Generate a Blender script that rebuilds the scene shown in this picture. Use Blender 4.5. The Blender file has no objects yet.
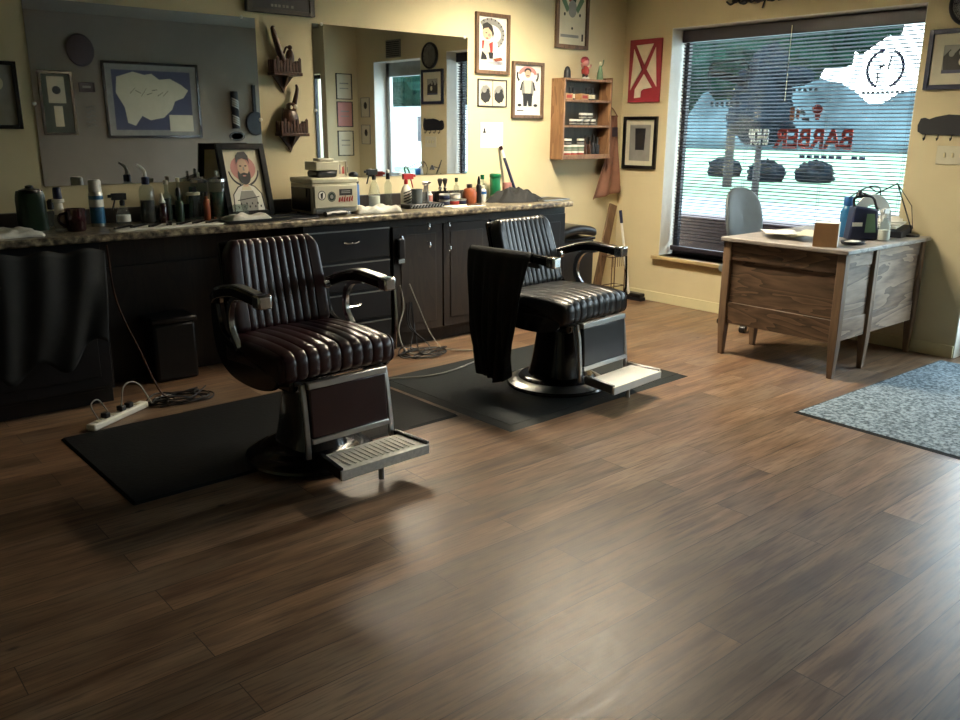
import bpy, math, random
from mathutils import Vector, Matrix
PI = math.pi
sc = bpy.context.scene
COL = sc.collection
sin, cos = math.sin, math.cos

# ------------------------------------------------------------------ materials
def lin(h):
    h = h.lstrip('#')
    o = []
    for i in (0, 2, 4):
        c = int(h[i:i+2], 16) / 255
        o.append(c / 12.92 if c <= .04045 else ((c + .055) / 1.055) ** 2.4)
    return tuple(o)

_mats = {}
def mat(name, col, rough=.5, metal=0, var=.12, scale=12, bump=0, spec=.5, coat=0, trans=0, alpha=1, stretch=None, emit=None, emit_s=0):
    if name in _mats: return _mats[name]
    m = bpy.data.materials.new(name); m.use_nodes = True
    nt = m.node_tree; n = nt.nodes; L = nt.links
    b = n['Principled BSDF']
    c = lin(col) if isinstance(col, str) else col
    tc = n.new('ShaderNodeTexCoord'); mp = n.new('ShaderNodeMapping'); no = n.new('ShaderNodeTexNoise')
    L.new(tc.outputs['Object'], mp.inputs[0]); L.new(mp.outputs[0], no.inputs['Vector'])
    if stretch: mp.inputs['Scale'].default_value = stretch
    no.inputs['Scale'].default_value = scale; no.inputs['Detail'].default_value = 4
    cr = n.new('ShaderNodeValToRGB')
    cr.color_ramp.elements[0].position = .3; cr.color_ramp.elements[1].position = .7
    cr.color_ramp.elements[0].color = tuple(x * (1 - var) for x in c) + (1,)
    cr.color_ramp.elements[1].color = tuple(min(1, x * (1 + var)) for x in c) + (1,)
    L.new(no.outputs['Fac'], cr.inputs[0]); L.new(cr.outputs[0], b.inputs['Base Color'])
    b.inputs['Roughness'].default_value = rough; b.inputs['Metallic'].default_value = metal
    b.inputs['Specular IOR Level'].default_value = spec
    b.inputs['Coat Weight'].default_value = coat
    b.inputs['Transmission Weight'].default_value = trans
    b.inputs['Alpha'].default_value = alpha
    if emit:
        b.inputs['Emission Color'].default_value = lin(emit) + (1,); b.inputs['Emission Strength'].default_value = emit_s
    if bump:
        bp = n.new('ShaderNodeBump'); bp.inputs['Strength'].default_value = bump; bp.inputs['Distance'].default_value = .01
        L.new(no.outputs['Fac'], bp.inputs['Height']); L.new(bp.outputs[0], b.inputs['Normal'])
    _mats[name] = m
    return m

def thin_glass(name, tint=(1, 1, 1), refl=.08, body=0.0, bodycol=(.8, .8, .8)):
    m = bpy.data.materials.new(name); m.use_nodes = True
    nt = m.node_tree; n = nt.nodes; L = nt.links
    n.remove(n['Principled BSDF']); out = n['Material Output']
    t = n.new('ShaderNodeBsdfTransparent'); t.inputs[0].default_value = tint + (1,)
    g = n.new('ShaderNodeBsdfGlossy'); g.inputs['Roughness'].default_value = .05; g.inputs['Color'].default_value = (.9, .9, .9, 1)
    lw = n.new('ShaderNodeLayerWeight'); lw.inputs[0].default_value = .5
    pw = n.new('ShaderNodeMath'); pw.operation = 'POWER'; pw.inputs[1].default_value = 5; L.new(lw.outputs['Facing'], pw.inputs[0])
    fr = n.new('ShaderNodeMath'); fr.operation = 'MULTIPLY_ADD'; fr.inputs[1].default_value = .9; fr.inputs[2].default_value = .04; L.new(pw.outputs[0], fr.inputs[0])
    mx = n.new('ShaderNodeMixShader'); L.new(fr.outputs[0], mx.inputs[0]); L.new(t.outputs[0], mx.inputs[1]); L.new(g.outputs[0], mx.inputs[2])
    last = mx
    if body:
        d = n.new('ShaderNodeBsdfDiffuse'); d.inputs[0].default_value = bodycol + (1,)
        m2 = n.new('ShaderNodeMixShader'); m2.inputs[0].default_value = body
        L.new(mx.outputs[0], m2.inputs[1]); L.new(d.outputs[0], m2.inputs[2]); last = m2
    L.new(last.outputs[0], out.inputs[0])
    _mats[name] = m
    return m

def wood(name, c1, c2, rough=.45, axis='x', scale=3.0, ring=9):
    if name in _mats: return _mats[name]
    m = bpy.data.materials.new(name); m.use_nodes = True
    nt = m.node_tree; n = nt.nodes; L = nt.links; b = n['Principled BSDF']
    tc = n.new('ShaderNodeTexCoord'); mp = n.new('ShaderNodeMapping')
    s = {'x': (.25, 1.6, 1.6), 'y': (1.6, .25, 1.6), 'z': (1.6, 1.6, .25)}[axis]
    mp.inputs['Scale'].default_value = s
    L.new(tc.outputs['Object'], mp.inputs[0])
    no = n.new('ShaderNodeTexNoise'); no.inputs['Scale'].default_value = scale; no.inputs['Detail'].default_value = 3
    no.inputs['Distortion'].default_value = .6
    L.new(mp.outputs[0], no.inputs['Vector'])
    ml = n.new('ShaderNodeMath'); ml.operation = 'MULTIPLY'; ml.inputs[1].default_value = ring
    fr = n.new('ShaderNodeMath'); fr.operation = 'FRACT'
    L.new(no.outputs['Fac'], ml.inputs[0]); L.new(ml.outputs[0], fr.inputs[0])
    n2 = n.new('ShaderNodeTexNoise'); n2.inputs['Scale'].default_value = 40; n2.inputs['Detail'].default_value = 4
    L.new(mp.outputs[0], n2.inputs['Vector'])
    mx = n.new('ShaderNodeMath'); mx.operation = 'MULTIPLY_ADD'; mx.inputs[1].default_value = .55
    L.new(fr.outputs[0], mx.inputs[0])
    m3 = n.new('ShaderNodeMath'); m3.operation = 'MULTIPLY'; m3.inputs[1].default_value = .5
    L.new(n2.outputs['Fac'], m3.inputs[0]); L.new(m3.outputs[0], mx.inputs[2])
    cr = n.new('ShaderNodeValToRGB'); cr.color_ramp.elements[0].position = .15; cr.color_ramp.elements[1].position = .8
    cr.color_ramp.elements[0].color = lin(c1) + (1,); cr.color_ramp.elements[1].color = lin(c2) + (1,)
    L.new(mx.outputs[0], cr.inputs[0]); L.new(cr.outputs[0], b.inputs['Base Color'])
    b.inputs['Roughness'].default_value = rough
    _mats[name] = m
    return m

def floor_mat():
    m = bpy.data.materials.new('vinyl_plank_floor'); m.use_nodes = True
    nt = m.node_tree; n = nt.nodes; L = nt.links; b = n['Principled BSDF']
    tc = n.new('ShaderNodeTexCoord')
    br = n.new('ShaderNodeTexBrick')
    br.inputs['Scale'].default_value = 1; br.inputs['Brick Width'].default_value = 1.25; br.inputs['Row Height'].default_value = .16
    br.inputs['Mortar Size'].default_value = .0016; br.inputs['Mortar Smooth'].default_value = .2
    br.inputs['Color1'].default_value = (0, 0, 0, 1); br.inputs['Color2'].default_value = (1, 1, 1, 1); br.inputs['Mortar'].default_value = (.3, .3, .3, 1)
    br.offset = .37; br.offset_frequency = 2
    mpb = n.new('ShaderNodeMapping'); mpb.inputs['Location'].default_value = (.28, .025, 0)
    L.new(tc.outputs['Object'], mpb.inputs[0]); L.new(mpb.outputs[0], br.inputs['Vector'])
    # per plank offset for the grain
    sep = n.new('ShaderNodeVectorMath'); sep.operation = 'MULTIPLY_ADD'
    L.new(br.outputs['Color'], sep.inputs[0]); sep.inputs[1].default_value = (7.3, 3.1, 5.0); L.new(tc.outputs['Object'], sep.inputs[2])
    def noise(sx, sy, sca, det=5, dist=0):
        mp = n.new('ShaderNodeMapping'); mp.inputs['Scale'].default_value = (sx, sy, 1)
        no = n.new('ShaderNodeTexNoise'); no.inputs['Scale'].default_value = sca; no.inputs['Detail'].default_value = det; no.inputs['Distortion'].default_value = dist
        L.new(sep.outputs[0], mp.inputs[0]); L.new(mp.outputs[0], no.inputs['Vector']); return no
    g1 = noise(.9, 9, 2.2, 6, .5); g2 = noise(2.5, 40, 3, 4); g3 = noise(1.2, 2.0, 1.6, 3)
    def mix(a, bb, f, mode='MIX'):
        x = n.new('ShaderNodeMix'); x.data_type = 'RGBA'; x.blend_type = mode
        for s, v in ((6, a), (7, bb)):
            if isinstance(v, tuple): x.inputs[s].default_value = v + (1,)
            else: L.new(v, x.inputs[s])
        if isinstance(f, (int, float)): x.inputs[0].default_value = f
        else: L.new(f, x.inputs[0])
        return x.outputs[2]
    def ramp(inp, p0, p1):
        r = n.new('ShaderNodeMapRange'); r.inputs[1].default_value = p0; r.inputs[2].default_value = p1
        L.new(inp, r.inputs[0]); return r.outputs[0]
    c = mix(lin('#523927'), lin('#8e7157'), ramp(g1.outputs['Fac'], .3, .7))
    c = mix(c, lin('#8a7763'), ramp(g3.outputs['Fac'], .46, .85))
    c = mix(c, lin('#3d2a20'), ramp(g2.outputs['Fac'], .48, .82))
    bw = n.new('ShaderNodeRGBToBW'); L.new(br.outputs['Color'], bw.inputs[0])
    tone = n.new('ShaderNodeMapRange'); tone.inputs[3].default_value = .72; tone.inputs[4].default_value = 1.2; L.new(bw.outputs[0], tone.inputs[0])
    comb = n.new('ShaderNodeCombineColor')
    for i in range(3): L.new(tone.outputs[0], comb.inputs[i])
    c = mix(c, comb.outputs[0], 1.0, 'MULTIPLY')
    # knots
    vo = n.new('ShaderNodeTexVoronoi'); vo.inputs['Scale'].default_value = 2.1
    mpv = n.new('ShaderNodeMapping'); mpv.inputs['Scale'].default_value = (.8, 1.5, 1); L.new(sep.outputs[0], mpv.inputs[0]); L.new(mpv.outputs[0], vo.inputs['Vector'])
    kn = ramp(vo.outputs['Distance'], .045, .015)
    c = mix(c, lin('#2a1b14'), kn)
    c = mix(c, lin('#2e2119'), br.outputs['Fac'])
    L.new(c, b.inputs['Base Color'])
    rr = n.new('ShaderNodeMapRange'); rr.inputs[3].default_value = .3; rr.inputs[4].default_value = .46; b.inputs['Specular IOR Level'].default_value = .4; L.new(g1.outputs['Fac'], rr.inputs[0]); L.new(rr.outputs[0], b.inputs['Roughness'])
    bp = n.new('ShaderNodeBump'); bp.inputs['Strength'].default_value = .12; bp.inputs['Distance'].default_value = .004
    L.new(g2.outputs['Fac'], bp.inputs['Height']); L.new(bp.outputs[0], b.inputs['Normal'])
    _mats['floor'] = m
    return m

M = dict(
 wall=mat('wall_paint', '#d3c6a0', .8, var=.03, scale=4, bump=.02),
 wallg=mat('grey_wall_paint', '#8f877a', .8, var=.04, scale=4),
 ceil=mat('ceiling_tile', '#8f8b80', .9, var=.06, scale=30),
 trim=mat('trim_paint', '#dbd1a8', .5, var=.02),
 white=mat('white_paint', '#e8e6dc', .45, var=.03),
 sill=wood('sill_wood', '#a08a60', '#c0aa80', .4, 'y'),
 chrome=mat('chrome', '#cfd0d0', .16, 1, var=.03),
 steel=mat('brushed_steel', '#b0b0ae', .33, 1, var=.06),
 alum=mat('worn_aluminium', '#d2d0c6', .45, .1, var=.15, scale=50),
 black=mat('black_plastic', '#101012', .35, var=.1),
 blackm=mat('black_enamel', '#0c0c0e', .22, var=.1, coat=.3),
 blackw=mat('black_painted_wood', '#141316', .4, var=.2, scale=6),
 brownw=wood('dark_stained_wood', '#1c1611', '#2b221a', .5, 'z'),
 rubber=mat('black_rubber', '#0b0c0c', .7, spec=.25, var=.15, scale=60, bump=.15),
 rubber2=mat('grey_rubber', '#1d2222', .65, spec=.3, var=.12, scale=60, bump=.15),
 burg=mat('burgundy_leather', '#2c1114', .3, var=.25, scale=9, bump=.04, coat=.15),
 blkl=mat('black_leather', '#16181b', .33, var=.2, scale=9, bump=.04, coat=.1),
 cloth=mat('black_cape_nylon', '#101110', .8, var=.25, scale=14, bump=.05),
 counter=None,
 floor=floor_mat(),
 paper=mat('white_paper', '#e6e4da', .7, var=.03),
 towel=mat('white_towel', '#dcdad0', .95, var=.06, scale=60, bump=.3),
 cream=mat('cream_plastic', '#cbc6ae', .4, var=.04),
 red=mat('red_plastic', '#a01c1c', .35, var=.06),
 green=mat('green_plastic', '#0f6b43', .4, var=.1),
 dgreen=mat('dark_green_plastic', '#0d2a18', .4, var=.2),
 blue=mat('blue_plastic', '#2a5f9e', .35, var=.08),
 cyan=mat('cyan_plastic', '#27628c', .3, var=.08),
 navy=mat('navy_plastic', '#131c3c', .4, var=.1),
 orange=mat('orange_liquid', '#8c4a2c', .3, var=.1),
 darkred=mat('dark_red_glaze', '#2e0b12', .2, var=.1, coat=.4),
 decalblue=mat('decal_blue', '#23286a', .5, var=.05),
 skin=mat('printed_skin', '#c9a98c', .6, var=.05),
 pink=mat('printed_pink', '#b98078', .6, var=.05),
 ink=mat('printed_ink', '#22201e', .6, var=.05),
 printg=mat('printed_grey', '#8b8a84', .6, var=.12),
 prcream=mat('printed_cream', '#d2cbb0', .6, var=.04),
 prgreen=mat('printed_green', '#5c7a5c', .6, var=.05),
 prblue=mat('printed_blue', '#41445e', .6, var=.05),
 prred=mat('printed_red', '#a03028', .6, var=.05),
 sign_red=mat('sign_red_paint', '#8f2633', .5, var=.08),
 sign_white=mat('sign_white_paint', '#e2dcc4', .5, var=.08),
 framew=wood('frame_brown_wood', '#4d3826', '#6d523a', .45, 'z'),
 pine=wood('shelf_pine', '#75533a', '#9c7654', .5, 'z'),
 pined=wood('shelf_back_board', '#4b4a44', '#5b584e', .6, 'z'),
 carve=wood('carved_dark_wood', '#241309', '#583721', .35, 'z', 9),
 oak=wood('desk_oak_door_lit', '#54443a', '#a08a76', .5, 'x', 3.6, 7),  # lighter copy of the oak, with the door light put into its colour
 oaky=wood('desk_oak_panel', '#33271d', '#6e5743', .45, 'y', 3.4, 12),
 oakz=wood('desk_oak_upright', '#4a3a2d', '#8a7057', .5, 'z', 2.4, 7),
 deskt=wood('desk_top_worn', '#77706a', '#a39b92', .35, 'y', 2.0, 6),
 cardb=mat('tan_cardboard', '#b08a62', .8, var=.06),
 leather=mat('tan_leather', '#7d5440', .7, var=.15, scale=10),
 grey=mat('grey_vinyl', '#5c6468', .45, var=.08),
 slat=mat('blind_slat', '#3a2a30', .5, var=.12),
 slatr=mat('blind_rail', '#2c2730', .45, var=.1),
 bat=mat('dark_metal_paint', '#17181f', .5, var=.1),
 wire=mat('black_cable', '#141414', .5, var=.1),
 wirew=mat('grey_cable', '#8d8b82', .5, var=.1),
 liquid=mat('green_disinfectant', '#0f3f36', .12, var=.1, coat=.6),
 dark=mat('dark_brown_liquid', '#150e0e', .15, var=.1, coat=.5),
 clay=mat('outdoor_concrete', '#8f9a9a', .9, var=.08, scale=.6),
 road=mat('outdoor_road', '#737d82', .9, var=.1, scale=.5),
 grass=mat('outdoor_grass', '#537358', .95, var=.2, scale=2),
 leaf=mat('tree_leaves', '#10261f', .9, var=.6, scale=3, spec=.05),
 leafd=mat('conifer_leaves', '#0b1218', .9, var=.6, scale=3, spec=.05),
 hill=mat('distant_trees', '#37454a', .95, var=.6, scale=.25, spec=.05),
 bldg=mat('building_white', '#c4c8ca', .8, var=.04, scale=.5),
 planter=mat('outdoor_brick_wall', '#3c2a2c', .8, var=.3, scale=18),
 bark=mat('tree_bark', '#17130f', .9, var=.3),
 skyglass=thin_glass('window_glass', (.96, 1, .99)),
 clear=thin_glass('clear_plastic', (.86, .9, .88), body=.05, bodycol=(.75, .8, .77)),
)
# granite-look laminate
def laminate():
    m = bpy.data.materials.new('speckled_laminate'); m.use_nodes = True
    nt = m.node_tree; n = nt.nodes; L = nt.links; b = n['Principled BSDF']
    tc = n.new('ShaderNodeTexCoord')
    a = n.new('ShaderNodeTexNoise'); a.inputs['Scale'].default_value = 28; a.inputs['Detail'].default_value = 6
    L.new(tc.outputs['Object'], a.inputs['Vector'])
    cr = n.new('ShaderNodeValToRGB'); e = cr.color_ramp.elements
    e[0].position = .35; e[0].color = lin('#2b2620') + (1,); e[1].position = .66; e[1].color = lin('#b0a488') + (1,)
    x = e.new(.5); x.color = lin('#6f6553') + (1,)
    L.new(a.outputs['Fac'], cr.inputs[0]); L.new(cr.outputs[0], b.inputs['Base Color']); b.inputs['Roughness'].default_value = .3
    return m
M['counter'] = laminate()
def carpet():
    m = bpy.data.materials.new('mat_pile'); m.use_nodes = True
    nt = m.node_tree; n = nt.nodes; L = nt.links; b = n['Principled BSDF']
    tc = n.new('ShaderNodeTexCoord')
    a = n.new('ShaderNodeTexNoise'); a.inputs['Scale'].default_value = 55; a.inputs['Detail'].default_value = 5
    L.new(tc.outputs['Object'], a.inputs['Vector'])
    cr = n.new('ShaderNodeValToRGB'); e = cr.color_ramp.elements
    e[0].position = .36; e[0].color = lin('#3b4850') + (1,); e[1].position = .64; e[1].color = lin('#8d9ba3') + (1,)
    L.new(a.outputs['Fac'], cr.inputs[0]); L.new(cr.outputs[0], b.inputs['Base Color']); b.inputs['Roughness'].default_value = .95
    bp = n.new('ShaderNodeBump'); bp.inputs['Strength'].default_value = .6; bp.inputs['Distance'].default_value = .01
    L.new(a.outputs['Fac'], bp.inputs['Height']); L.new(bp.outputs[0], b.inputs['Normal'])
    return m
M['carpet'] = carpet()
mm = bpy.data.materials.new('mirror_silver'); mm.use_nodes = True
b_ = mm.node_tree.nodes['Principled BSDF']; b_.inputs['Base Color'].default_value = (.72, .725, .735, 1); b_.inputs['Metallic'].default_value = 1; b_.inputs['Roughness'].default_value = .012
M['mirror'] = mm
lampm = bpy.data.materials.new('lamp_diffuser'); lampm.use_nodes = True
b_ = lampm.node_tree.nodes['Principled BSDF']; b_.inputs['Base Color'].default_value = (.9, .88, .8, 1)
b_.inputs['Emission Color'].default_value = (1, .88, .68, 1); b_.inputs['Emission Strength'].default_value = 34
M['lamp'] = lampm

# ------------------------------------------------------------------ mesh builder
class MB:
    def __init__(s): s.v = []; s.f = []; s.m = []; s.k = 0; s.T = None
    def _add(s, vs, fs):
        o = len(s.v)
        if s.T: vs = [s.T @ Vector(p) for p in vs]
        s.v += [tuple(p) for p in vs]; s.f += [tuple(i + o for i in f) for f in fs]; s.m += [s.k] * len(fs)
        return s
    def mk(s, k): s.k = k; return s
    def box(s, x0, x1, y0, y1, z0, z1):
        vs = [(x, y, z) for x in (x0, x1) for y in (y0, y1) for z in (z0, z1)]
        return s._add(vs, [(0, 1, 3, 2), (4, 6, 7, 5), (0, 4, 5, 1), (2, 3, 7, 6), (0, 2, 6, 4), (1, 5, 7, 3)])
    def bar(s, p0, p1, w, h, up=(0, 0, 1)):
        p0, p1 = Vector(p0), Vector(p1); d = (p1 - p0).normalized(); up = Vector(up)
        r = d.cross(up)
        if r.length < 1e-4: r = d.cross(Vector((1, 0, 0)))
        r.normalize(); u = r.cross(d)
        vs = [p + r * a * w / 2 + u * c * h / 2 for p in (p0, p1) for a, c in ((-1, -1), (1, -1), (1, 1), (-1, 1))]
        return s._add(vs, [(0, 3, 2, 1), (4, 5, 6, 7), (0, 1, 5, 4), (1, 2, 6, 5), (2, 3, 7, 6), (3, 0, 4, 7)])
    def sweep(s, pts, sec, closed=False, up=(0, 0, 1), scale=None):
        pts = [Vector(p) for p in pts]; n = len(sec); vs = []; fs = []
        prev = None
        for i, p in enumerate(pts):
            a = pts[max(i-1, 0)]; b = pts[min(i+1, len(pts)-1)]
            d = (b - a).normalized()
            if prev is None:
                r = d.cross(Vector(up))
                if r.length < 1e-3: r = d.cross(Vector((1, 0, 0)))
            else: r = prev - d * prev.dot(d)
            if r.length < 1e-6: r = d.orthogonal()
            r.normalize(); u = r.cross(d); prev = r
            k = scale[i] if scale else 1
            vs += [p + r * q[0] * k + u * q[1] * k for q in sec]
        for i in range(len(pts)-1):
            for j in range(n): fs.append((i*n+j, i*n+(j+1) % n, (i+1)*n+(j+1) % n, (i+1)*n+j))
        fs.append(tuple(range(n-1, -1, -1))); fs.append(tuple((len(pts)-1)*n + j for j in range(n)))
        return s._add(vs, fs)
    def tube(s, pts, r=.004, n=8, scale=None):
        return s.sweep(pts, [(r*cos(2*PI*j/n), r*sin(2*PI*j/n)) for j in range(n)], scale=scale)
    def cyl(s, p0, p1, r0, r1=None, n=20):
        r1 = r0 if r1 is None else r1
        return s.sweep([p0, p1], [(r0*cos(2*PI*j/n), r0*sin(2*PI*j/n)) for j in range(n)], scale=[1, r1/r0])
    def lathe(s, prof, c=(0, 0, 0), n=24, sx=1, sy=1):
        vs = []; fs = []
        for r, z in prof:
            for j in range(n): vs.append((c[0]+max(r, 1e-4)*sx*cos(2*PI*j/n), c[1]+max(r, 1e-4)*sy*sin(2*PI*j/n), c[2]+z))
        for i in range(len(prof)-1):
            for j in range(n): fs.append((i*n+j, i*n+(j+1) % n, (i+1)*n+(j+1) % n, (i+1)*n+j))
        fs.append(tuple(range(n-1, -1, -1))); fs.append(tuple((len(prof)-1)*n+j for j in range(n)))
        return s._add(vs, fs)
    def prism(s, poly, ext):
        n = len(poly); e = Vector(ext); a = [Vector(p) for p in poly]
        return s._add(a + [p + e for p in a], [tuple(range(n-1, -1, -1)), tuple(range(n, 2*n))] + [(i, (i+1) % n, n+(i+1) % n, n+i) for i in range(n)])
    def grid(s, fn, nu, nv, cu=False):
        vs = [fn(i/(nu if cu else nu-1), j/(nv-1)) for i in range(nu) for j in range(nv)]
        fs = []
        for i in range(nu if cu else nu-1):
            for j in range(nv-1):
                a = i*nv+j; b = ((i+1) % nu)*nv+j
                fs.append((a, b, b+1, a+1))
        return s._add(vs, fs)
    def ball(s, c, rx, ry=None, rz=None, n=16):
        ry = ry or rx; rz = rz or rx
        prof = [(sin(PI*i/(n//2)), -cos(PI*i/(n//2))) for i in range(n//2+1)]
        vs = []; fs = []
        for r, z in prof:
            for j in range(n): vs.append((c[0]+max(r, 1e-3)*rx*cos(2*PI*j/n), c[1]+max(r, 1e-3)*ry*sin(2*PI*j/n), c[2]+z*rz))
        for i in range(len(prof)-1):
            for j in range(n): fs.append((i*n+j, i*n+(j+1) % n, (i+1)*n+(j+1) % n, (i+1)*n+j))
        fs.append(tuple(range(n-1, -1, -1))); fs.append(tuple((len(prof)-1)*n+j for j in range(n)))
        return s._add(vs, fs)
    def build(s, name, mats, parent=None, bevel=0, solid=0, ang=38, label=None, sub=0):
        me = bpy.data.meshes.new(name)
        me.from_pydata([tuple(p) for p in s.v], [], s.f)
        if not isinstance(mats, (list, tuple)): mats = [mats]
        for m in mats: me.materials.append(M[m] if isinstance(m, str) else m)
        for p, k in zip(me.polygons, s.m): p.material_index = min(k, len(mats)-1); p.use_smooth = True
        me.validate(); me.update()
        import bmesh
        bm = bmesh.new(); bm.from_mesh(me); bmesh.ops.recalc_face_normals(bm, faces=bm.faces); bm.to_mesh(me); bm.free()
        me.set_sharp_from_angle(angle=math.radians(ang))
        o = bpy.data.objects.new(name, me); COL.objects.link(o)
        if parent: o.parent = parent
        if solid:
            md = o.modifiers.new('solid', 'SOLIDIFY'); md.thickness = solid; md.offset = 0
        if bevel:
            md = o.modifiers.new('bevel', 'BEVEL'); md.width = bevel; md.segments = 2; md.limit_method = 'ANGLE'; md.angle_limit = math.radians(50)
        if label: o['label'] = label
        return o

def tag(o, label, cat, group=None):
    o['label'] = label; o['category'] = cat
    if group: o['group'] = group
    return o
def thing(name, label, cat, loc=(0, 0, 0), rz=0, group=None, rx=0):
    o = bpy.data.objects.new(name, None); o.empty_display_size = .05; COL.objects.link(o)
    o.location = loc; o.rotation_euler = (rx, 0, rz)
    return tag(o, label, cat, group)
def struct(name, mb, m, bevel=0, label=None):
    o = mb.build(name, m, None, bevel); o['kind'] = 'structure'
    if label: o['label'] = label
    return o
def copy_tree(o, parent=None):
    c = o.copy(); COL.objects.link(c)
    if parent: c.parent = parent
    for ch in list(o.children): copy_tree(ch, c)
    return c
def text_mesh(s, size, name, m, parent=None, ext=.002, align='LEFT', off=0):
    cu = bpy.data.curves.new(name, 'FONT'); cu.body = s; cu.size = size; cu.extrude = ext; cu.offset = off; cu.align_x = align; cu.resolution_u = 3
    tmp = bpy.data.objects.new('tmp', cu); COL.objects.link(tmp)
    me = bpy.data.meshes.new_from_object(tmp, depsgraph=bpy.context.evaluated_depsgraph_get())
    bpy.data.objects.remove(tmp)
    me.materials.clear(); me.materials.append(M[m])
    o = bpy.data.objects.new(name, me); COL.objects.link(o)
    if parent: o.parent = parent
    return o
def disc2(cx, cy, rx, ry, n=20, a0=0, a1=2*PI): return [(cx+rx*cos(a0+(a1-a0)*i/n), cy+ry*sin(a0+(a1-a0)*i/n)) for i in range(n + (0 if a1-a0 > 6.2 else 1))]
def ringpts(cx, cy, rx, ry, t, a0, a1, n=18):
    o = [(cx+rx*cos(a0+(a1-a0)*i/n), cy+ry*sin(a0+(a1-a0)*i/n)) for i in range(n+1)]
    return o + [(cx+(rx-t)*cos(a1+(a0-a1)*i/n), cy+(ry-t)*sin(a1+(a0-a1)*i/n)) for i in range(n+1)]
def art_mesh(mb, w, h, shapes, y, matlist, base='paper'):
    """flat printed sheet: shapes in 0..1 units are thin inked layers on the sheet"""
    def ki(m):
        if m not in matlist: matlist.append(m)
        return matlist.index(m)
    mb.mk(ki(base)).box(-w/2, w/2, y, y+.002, -h/2, h/2)
    for i, (m, pts) in enumerate(shapes):
        yy = y - .0003*(i+1)
        vs = [(-w/2+u*w, yy, -h/2+v*h) for u, v in pts]
        mb.mk(ki(m))._add(vs, [tuple(range(len(vs)))])
def frame(name, label, cat, w, h, loc, rz, fm, fw, shapes=(), base='paper', matm=None, matw=0, depth=.025, group=None, rx=0, glassy=False):
    """local x to the right, z up, faces -y; origin at centre"""
    t = thing(name, label, cat, loc, rz, group, rx)
    f = MB()
    d = depth
    f.box(-w/2, -w/2+fw, -d, 0, -h/2, h/2).box(w/2-fw, w/2, -d, 0, -h/2, h/2)
    f.box(-w/2+fw, w/2-fw, -d, 0, h/2-fw, h/2).box(-w/2+fw, w/2-fw, -d, 0, -h/2, -h/2+fw)
    f.build('frame', fm, t, bevel=.002)
    iw, ih = w-2*fw, h-2*fw
    if matm:
        mb = MB(); y0, y1 = -d*.5, -d*.4
        mb.box(-iw/2, -iw/2+matw, y0, y1, -ih/2, ih/2).box(iw/2-matw, iw/2, y0, y1, -ih/2, ih/2)
        mb.box(-iw/2+matw, iw/2-matw, y0, y1, ih/2-matw, ih/2).box(-iw/2+matw, iw/2-matw, y0, y1, -ih/2, -ih/2+matw)
        mb.build('mat_board', matm, t)
        iw -= 2*matw; ih -= 2*matw
    a = MB(); ml = []
    art_mesh(a, iw, ih, list(shapes), -d*.35, ml, base)
    a.build('picture', ml, t)
    return t

# ------------------------------------------------------------------ the room
H = 2.78; YB = -6.0; XL = -8.2; WT = .25
struct('floor', MB().box(XL, WT, YB, .1, -.08, 0), 'floor')
struct('ceiling', MB().box(XL, WT, YB, .1, H, H+.08), 'ceil')
struct('wall_back', MB().box(XL, WT, 0, .12, 0, H), 'wall', label='long cream wall carrying the mirrors')
w = MB()
WY0, WY1, WZ0, WZ1 = -2.567, -.505, .42, 2.32       # window opening
DY0, DY1, DZ1 = -4.02, -3.05, 2.28                   # door opening
EY0, EY1, EZ0, EZ1 = -5.75, -4.75, .7, 2.2           # second window
w.box(0, WT, WY1, 0, 0, H).box(0, WT, WY0, WY1, 0, WZ0).box(0, WT, WY0, WY1, WZ1, H)
w.box(0, WT, DY1, WY0, 0, H).box(0, WT, DY0, DY1, DZ1, H).box(0, WT, EY1, DY0, 0, H)
w.box(0, WT, EY0, EY1, 0, EZ0).box(0, WT, EY0, EY1, EZ1, H).box(0, WT, YB, EY0, 0, H)
struct('wall_right', w, 'wall', label='cream wall with the street window and door')
struct('wall_front', MB().box(XL, WT, YB-.12, YB, 0, H), 'wallg')
struct('wall_left', MB().box(XL-.12, XL, YB, .1, 0, H), 'wall')
struct('wall_partition', MB().box(-.46, 0, -4.52, -4.4, 0, H), 'wall')
b = MB().box(-.014, 0, DY1, -.014, 0, .088).box(-.014, 0, -4.4, DY0, 0, .088)
struct('baseboard_right', b, 'trim', bevel=.003)
struct('baseboard_back', MB().box(-1.1, 0, -.014, 0, 0, .088), 'trim', bevel=.003)
# white painted plaster inside the window and door openings
t_ = .006
r = MB().box(0.002, WT, WY1-t_, WY1, WZ0, WZ1).box(0.002, WT, WY0, WY0+t_, WZ0, WZ1).box(0.002, WT, WY0, WY1, WZ1-t_, WZ1)
struct('trim_1', r, 'white')
r = MB().box(0.002, WT, DY1-t_, DY1, 0, DZ1).box(0.002, WT, DY0, DY0+t_, 0, DZ1).box(0.002, WT, DY0, DY1, DZ1-t_, DZ1)
struct('trim_2', r, 'white')
# sill
struct('trim_3', MB().box(-.055, .2, WY0+.0, WY1+.045, WZ0-.03, WZ0), 'sill', bevel=.004, label='thin wooden window sill board')
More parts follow.
